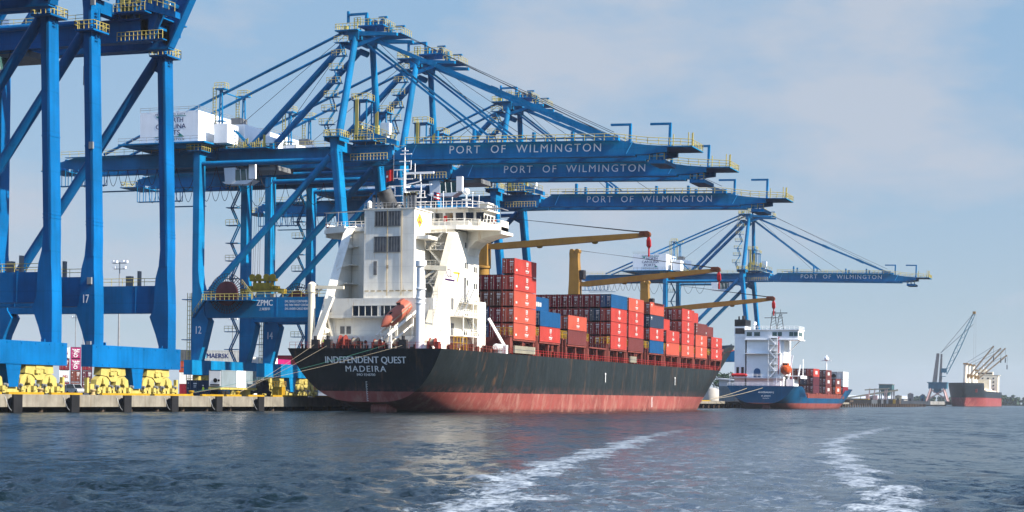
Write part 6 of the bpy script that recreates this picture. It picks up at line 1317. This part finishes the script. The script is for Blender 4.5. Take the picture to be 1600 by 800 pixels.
for k in range(1150):
    x = -640+k*1.95+RNG.normal()*3; y = 2510+RNG.random()*60; h = 8.6+1.6*math.sin(x*.021)+1.5*math.sin(x*.057+1)+RNG.normal()*.9
    if -100 < x < 40: h *= .8
    for z in np.arange(2, max(5, h), 3.2): leafball(tl, (x, y, 1+z), 3.4*(1-.3*z/h), 13, 2.1)
o = tl.build('treeline', LEAF, world=False); o['kind'] = 'stuff'
# ---------------------------------------------------------------- yard behind the quay
G3 = 'containers stacked in the yard'
def facetext(root, s, w_, h_, loc, face='-y', mt='lettering', rot=0.0):
    text_mb(s, loc, w_, h_, face, .03, .03, rot=rot).build('side_lettering', M[mt], root, world=False)
zs = .925; TY = 2.72
for ci, (x, cl, nm) in enumerate(((-240.3, ['maroon', 'white', 'maroon', 'white'], 'left'), (-237.6, ['brown', 'brown', 'magenta', 'magenta'], 'middle'), (-234.9, ['plum', 'plum', 'maroon', 'plum'], 'right'))):
    for k, c in enumerate(cl):
        r = container(c, (-260.2+(ci-1)*2.85*.82+3.0*-.57, 383.8+(ci-1)*2.85*.57+3.0*.82, Q+k*2.98), f'{c if c != "plum" else "dark plum"} container, {("lowest", "second up", "third up", "top")[k]} in the {nm} column of the yard stack with magenta boxes', G3, None, 20, R(35), 1.02)
        if c == 'magenta': facetext(r, 'ONE', 2.1, .95, (-.1, -3.07, 1.4), '-y', 'lettering', R(90))
        if c == 'white': facetext(r, 'NG' if k == 1 else 'G', 1.0, .7, (.3, -3.07, 1.4), '-y', 'firered')
for x, y, c, sz, k, lb, tx in ((-221.0, 372, 'dgrey', 20, 3, 'dark grey short container, top of the yard stack right of crane 17', None), (-212.0, 370, 'grey', 40, 3, 'pale grey container with pale blue square, top of the stack behind crane 12', ('MAERSK', 5.2)), (-219.3, 370, 'ochre', 20, 2, 'orange red short container below the dark grey one in the yard', ('(SXO)', 2.6)),
    (-209.9, 370, 'grey', 40, 2, 'pale grey container under the one with the pale blue square', ('MAERSK', 5.2)), (-219.2, 370, 'white', 20, 1, 'white short container below the orange red one in the yard', ('EPE', 2.2)), (-209.9, 370.2, 'white', 40, 1, 'white long container second from the ground behind crane 12', None), (-219.2, 370.1, 'maroon', 20, 0, 'maroon short container on the ground below the white one', None), (-209.9, 370.3, 'maroon', 40, 0, 'maroon long container on the ground behind crane 12', None)):
    dx_ = x+221; r = container(c, (-220.6+dx_*.90, 371+dx_*.44, Q+k*TY), lb, G3, None, sz, R(-90+26), zs)
    if tx: text_mb(tx[0], (0, -1.2 if sz == 40 else 0, 1.4), tx[1], 1.1, '+x', .03, 1.24).build('side_lettering', M['ink'] if c == 'grey' else M['lettering'], r, world=False)
    if c == 'grey' and k == 3: MB().bx(1.235, 1.25, -5.6, -3.9, .7, 2.2).build('emblem_square', paint('pale blue emblem', (.20, .55, .72), .5), r, world=False)
for i, (x, c) in enumerate(((-262, 'plum'), (-249.5, 'ochre'), (-237, 'maroon'), (-224.5, 'plum'), (-212, 'white'))):
    for k in range(3 if i != 2 else 4): container(c if k == 2 or i == 2 else ('grey', 'maroon', 'red', 'blue', 'brown')[(i+k) % 5], (x, 462, Q+k*3.0), f'container in the long far yard row, {("lowest", "second", "third", "top")[k]}, {("first", "second", "third", "fourth", "fifth")[i]} stack from the left', G3, None, 40, R(-90))
for k, c in enumerate(('maroon', 'maroon', 'magenta')): container(c, (-200.2, 378, Q+k*3.0+(3 if k == 2 else 0)*0), f'{c} container, {("lowest", "middle", "top")[k]} of the narrow stack between the legs of cranes 12 and 14', G3)
for k in range(3): container('white', (-193.2, 358, Q+k*2.95), f'white container, {("lowest", "middle", "top")[k]} of the white stack left of the leg of crane 14', G3)
container('navy', (-172.6, 299, Q+.05), 'dark navy container standing on the quay left of the yellow wheels of crane 12', G3)
# trailer with a refrigerated container
tx_, ty_ = -150.2, 268.5
tr = thing('container_trailer', 'yellow trailer chassis on dark wheels under the grey refrigerated container', 'trailer', (tx_, ty_, Q))
g = MB().bx(-1.15, -.85, -6.3, 6.6, 1.15, 1.5).bx(.85, 1.15, -6.3, 6.6, 1.15, 1.5); [g.bx(-1.2, 1.2, y-.15, y+.15, 1.1, 1.45) for y in (-6.1, -3, 0, 3, 6)]; g.bx(-1.1, 1.1, 4, 4.3, .1, 1.1); g.build('chassis', M['yellow2'], tr, world=False)
for y in (-5.2, -3.9): MB().lathe([(.3, -1.25), (.5, -1.2), (.5, -.85), (.3, -.8)], (0, y, .5), 14, 'x').lathe([(.3, .8), (.5, .85), (.5, 1.2), (.3, 1.25)], (0, y, .5), 14, 'x').build('wheel', M['rubber'], tr, world=False)
r = container('reefer', (tx_, ty_, Q+1.52), 'grey refrigerated container with a broad white band on the trailer', G3)
MB().bx(1.225, 1.245, -.9, 2.3, .02, 2.88).build('white_band', M['lettering'], r, world=False)
g = MB().bx(-1.1, 1.1, -6.16, -6.11, .15, 2.75); g.build('cooling_unit', M['cleanwhite'], r, world=False); g = MB().lathe([(.38, 0), (.38, .05)], (.1, -6.22, 1.15), 12, 'y').lathe([(.2, 0), (.2, .05)], (.75, -6.22, 1.15), 10, 'y').bx(-.9, .9, -6.2, -6.15, .25, .5); g.build('unit_fan', M['black'], r, world=False)
tk = thing('terminal_tractor', 'dark terminal tractor in front of the trailer on the quay', 'tractor', (tx_+.2, ty_+9.4, Q), rotz=0.0); MB().bx(-1.1, 1.1, -2.6, 2.4, .55, .95).build('chassis', M['dark'], tk, world=False); MB().prism([(-.2, .95), (2.3, .95), (2.4, 1.9), (1.9, 2.9), (-.2, 2.9)], 'x', -1.05, .6).build('cab', M['dark'], tk, world=False); MB().bx(.6, .64, .1, 1.7, 1.9, 2.7).bx(-.9, .5, -.24, -.2, 1.8, 2.7).build('cab_window', M['glass'], tk, world=False)
for y in (-1.7, 1.6): MB().lathe([(.3, -1.2), (.52, -1.15), (.52, -.8), (.3, -.75)], (0, y, .52), 14, 'x').lathe([(.3, .75), (.52, .8), (.52, 1.15), (.3, 1.2)], (0, y, .52), 14, 'x').build('wheel', M['rubber'], tk, world=False)
bxx = thing('shore_power_box', 'bright yellow metal cabinet with a guard frame on the quay left of the stern', 'cabinet', (-160.2, 304.5, Q)); MB().bx(-1.0, 1.0, -.7, .7, .1, 1.9).build('cabinet_body', M['kerb'], bxx, world=False); MB().rail([(-1.1, -.8, 1.9), (1.1, -.8, 1.9), (1.1, .8, 1.9)], 1.0, .6, .05).build('guard_frame', M['kerb'], bxx, world=False); MB().bx(.2, .24, -.74, -.7, .3, 1.7).bx(-.1, -.05, -.76, -.7, .9, 1.2).build('cabinet_door', M['yellow2'], bxx, world=False)
kb = thing('checker_booth', 'small white booth with windows on the quay behind the mooring lines', 'booth', (-158.5, 322, Q)); MB().bx(-1.3, 1.3, -1.3, 1.3, .1, 2.6).bx(-1.5, 1.5, -1.5, 1.5, 2.6, 2.8).build('booth_wall', M['cleanwhite'], kb, world=False); MB().bx(-.9, -.1, -1.34, -1.3, 1.2, 2.2).bx(.15, .95, -1.34, -1.3, 1.2, 2.2).bx(1.3, 1.34, -.9, .9, 1.2, 2.2).build('booth_window', M['glass'], kb, world=False)
def car(x, y, rz, mt, label, van):
    r = thing('parked_car', label, 'van' if van else 'car', (x, y, Q), 'vehicles parked behind the cranes', rz); L, H_ = (2.3, 1.95) if van else (2.2, 1.62)
    prof = [(-L, .35), (-L, .95), (-L+.15, 1.05), (-L+.35, H_), (L*.25, H_), (L*.58, 1.08), (L*.95, .95), (L, .7), (L, .35)]
    MB().loft([[(-.86, p, z) for p, z in prof], [(-.70 if False else -.84, p, z) for p, z in prof], [(.84, p, z) for p, z in prof]]).build('body', mt, r, world=False)
    g = MB()
    for s in (-1, 1): g.prism([(-L+.5, 1.12), (-L+.6, H_-.12), (L*.2, H_-.12), (L*.48, 1.12)], 'x', s*.865-.01, s*.865+.01)
    g.build('side_window', M['glass'], r, world=False); MB().add([(-.72, L*.285, H_-.08), (.72, L*.285, H_-.08), (.76, L*.575, 1.16), (-.76, L*.575, 1.16)], [(0, 1, 2, 3)]).build('windscreen', M['glass'], r, world=False)
    MB().bx(-.7, .7, -L+.1, -L+.18, 1.1, 1.12).add([(-.7, -L+.16, 1.12), (.7, -L+.16, 1.12), (.66, -L+.33, H_-.12), (-.66, -L+.33, H_-.12)], [(0, 1, 2, 3)]).build('rear_window', M['glass'], r, world=False)
    for sx in (-.75, .75):
        for sy in (-L*.62, L*.64): MB().lathe([(.2, -.12), (.33, -.1), (.33, .1), (.2, .12)], (sx, sy, .33), 14, 'x').build('wheel', M['rubber'], r, world=False)
        MB().bx(sx-.14, sx+.14, L-.03, L+.02, .68, .84).build('headlight', M['lettering'], r, world=False); MB().bx(sx-.1, sx+.1, -L-.02, -L+.03, .75, .95).build('taillight', M['firered'], r, world=False)
car(-196.4, 289.6, R(-115), M['silver'], 'white silver van parked between the yellow wheel sets', True); car(-199.2, 291.5, R(-110), M['carblue'], 'grey blue car parked left of the silver van', False); car(-193.6, 296.5, R(-100), M['silver'], 'pale car behind the silver van on the quay', False)
def light_mast(x, y, h, label, big):
    r = thing('light_mast', label, 'light mast', (x, y, Q), 'floodlight masts in the yard'); MB().tube((0, 0, 0), (0, 0, h), .42 if big else .28, 10, .16).build('pole', M['grey'], r, world=False); g = MB().bx(-2.4, 2.4, -.12, .12, h-.5, h-.3).bx(-1.8, 1.8, -.12, .12, h-2.2, h-2.0); g.build('crossarm', M['grey'], r, world=False); g = MB()
    for x_, z_ in ((-2.3, h-.3), (-1.2, h-.3), (1.1, h-.3), (2.3, h-.3), (-1.7, h-2), (1.7, h-2)): g.bx(x_-.4, x_+.4, -.4, .3, z_, z_+.7)
    g.build('lamp_head', M['cleanwhite'], r, world=False)
light_mast(-288.8, 447.8, 39.0, 'tall floodlight mast seen between the two legs of crane 17', True); light_mast(-405, 597, 32, 'thin floodlight mast above the magenta yard stack, left of two', False); light_mast(-398, 592, 31, 'thin floodlight mast above the magenta yard stack, right of two', False)
light_mast(-346, 618, 32, 'thin floodlight mast seen under the portal beam of crane 12', False); light_mast(-455, 560, 31, 'thin floodlight mast above the leftmost crane sill', False)
tnk = thing('storage_tank', 'pale round tank seen under the bow of the black ship', 'tank', (-179, 732, Q)); MB().lathe([(3.2, 0), (3.2, 4.6), (2.8, 5.2), (.2, 5.8)], (0, 0, 0), 24).build('tank_shell', M['tank'], tnk, world=False, smooth=True); MB().rail([(-3, -1, 4.6), (0, -3.2, 4.6), (3, -1, 4.6)], 1.0, 1.2, .06).build('tank_rail', M['grey'], tnk, world=False)
wb = thing('quay_shed', 'grey shed with a white sloping roof between the bow and the blue ship', 'shed', (-172, 770, Q)); MB().bx(-11, 11, -8, 8, 0, 6.6).build('wall', paint('blue grey sheet', (.16, .22, .25), .6, streak=.3), wb, world=False); MB().prism([(-12, 9.6), (12, 7.6), (12, 8.0), (-12, 10.2)], 'y', -9, 9).prism([(-11, 6.6), (11, 6.6), (11, 7.6), (-11, 9.5)], 'y', -8, 8).build('roof', M['roof'], wb, world=False); MB().bx(-4, 1, -8.05, -8, 0, 4.5).build('door', M['louvre'], wb, world=False)
# ---------------------------------------------------------------- people
def person(loc, rz, label, arm):
    J = [(0, 0, .95), (0, .01, 1.2), (0, .0, 1.42), (0, .0, 1.53), (0, -.03, 1.66), (.1, 0, .9), (.11, -.02, .5), (.11, .03, .09), (.11, -.12, .05), (-.1, 0, .9), (-.12, .03, .5), (-.12, .1, .09), (-.12, -.05, .05),
         (.2, 0, 1.40), (.26, .02, 1.13), (.25, -.12, .92), (-.2, 0, 1.40), (-.27, .0, 1.14), (-.24+arm*.1, -.18, 1.0+arm*.25), (0, -.02, 1.74)]
    E_ = [(0, 1), (1, 2), (2, 3), (3, 4), (4, 19), (0, 5), (5, 6), (6, 7), (7, 8), (0, 9), (9, 10), (10, 11), (11, 12), (2, 13), (13, 14), (14, 15), (2, 16), (16, 17), (17, 18)]
    rad = [.15, .15, .15, .06, .1, .095, .065, .05, .045, .095, .065, .05, .045, .07, .05, .035, .07, .05, .035, .085]
    for base_, s_ in ((15, 1), (18, -1)):
        bx_, by_, bz_ = J[base_]
        for k_, dx_ in enumerate((-.03, -.01, .012, .03)): J.append((bx_+dx_, by_-.03-.01*(k_ in (1, 2)), bz_-.09)); E_.append((base_, len(J)-1)); rad.append(.011)
        J.append((bx_-.045*s_, by_-.04, bz_-.03)); E_.append((base_, len(J)-1)); rad.append(.012)
    me = bpy.data.meshes.new('person'); me.from_pydata(J, E_, []); o = bpy.data.objects.new('person', me); COL.objects.link(o)
    sk = o.modifiers.new('skin', 'SKIN'); me.skin_vertices[0].data[0].use_root = True
    for i, r_ in enumerate(rad): me.skin_vertices[0].data[i].radius = (r_*(1.25 if i in (0, 1, 2) else 1), r_*(.8 if i in (0, 1, 2) else 1))
    su = o.modifiers.new('sub', 'SUBSURF'); su.levels = 1; dg = bpy.context.evaluated_depsgraph_get(); dg.update(); m2 = bpy.data.meshes.new_from_object(o.evaluated_get(dg)); o.modifiers.clear(); o.data = m2
    for mt in (M['navy'], M['hivis'], M['skin']): m2.materials.append(mt)
    for p in m2.polygons:
        z, x = p.center.z, abs(p.center.x); p.material_index = 2 if z > 1.5 or (x > .2 and z < 1.08) else (1 if z > .88 else 0); p.use_smooth = True
    o.location = loc; o.rotation_euler.z = rz; ORG[o] = Vector(loc)
    g = MB().ball((0, -.03, 1.79), .125, 8, (1, 1.1, .7)).bx(-.12, .12, -.2, -.1, 1.76, 1.78); g.build('helmet', M['cleanwhite'], o, world=False)
    g = MB(); [g.ball((s*.035, -.125, 1.715), .012, 5) for s in (-1, 1)]; g.bx(-.03, .03, -.122, -.115, 1.645, 1.655); g.build('eyes_and_mouth', M['black'], o, world=False); MB().prism([(-.16, 1.69), (-.12, 1.71), (-.12, 1.675)], 'x', -.014, .014).build('nose', M['skin'], o, world=False); g = MB(); [g.ball((s*.095, -.02, 1.70), .025, 5, (.5, 1, 1.2)) for s in (-1, 1)]; g.build('ears', M['skin'], o, world=False)
    return tag(o, label, 'person', None)
person((-134.6, 272.2, DK-.05), R(10), 'person in a yellow high visibility jacket standing on the ship stern', 1); person((-152.8, 263.0, Q), R(-30), 'person in a yellow high visibility jacket on the quay left of the trailer', 0)
# ---------------------------------------------------------------- haze
hz = MB().bx(-4200, 4200, -300, 6500, -4.0, 132.0).build('haze', None or M['glass'], world=False); hz.data.materials.clear()
vm = bpy.data.materials.new('haze air'); vm.use_nodes = True; t = vm.node_tree; t.nodes.clear(); v = N(t, 'ShaderNodeVolumePrincipled', in_Density=.000055, in_Anisotropy=.2); v.inputs['Color'].default_value = (.86, .93, 1, 1); mo_ = N(t, 'ShaderNodeOutputMaterial'); t.links.new(v.outputs[0], mo_.inputs['Volume']); hz.data.materials.append(vm); hz['kind'] = 'stuff'; hz.visible_shadow = True
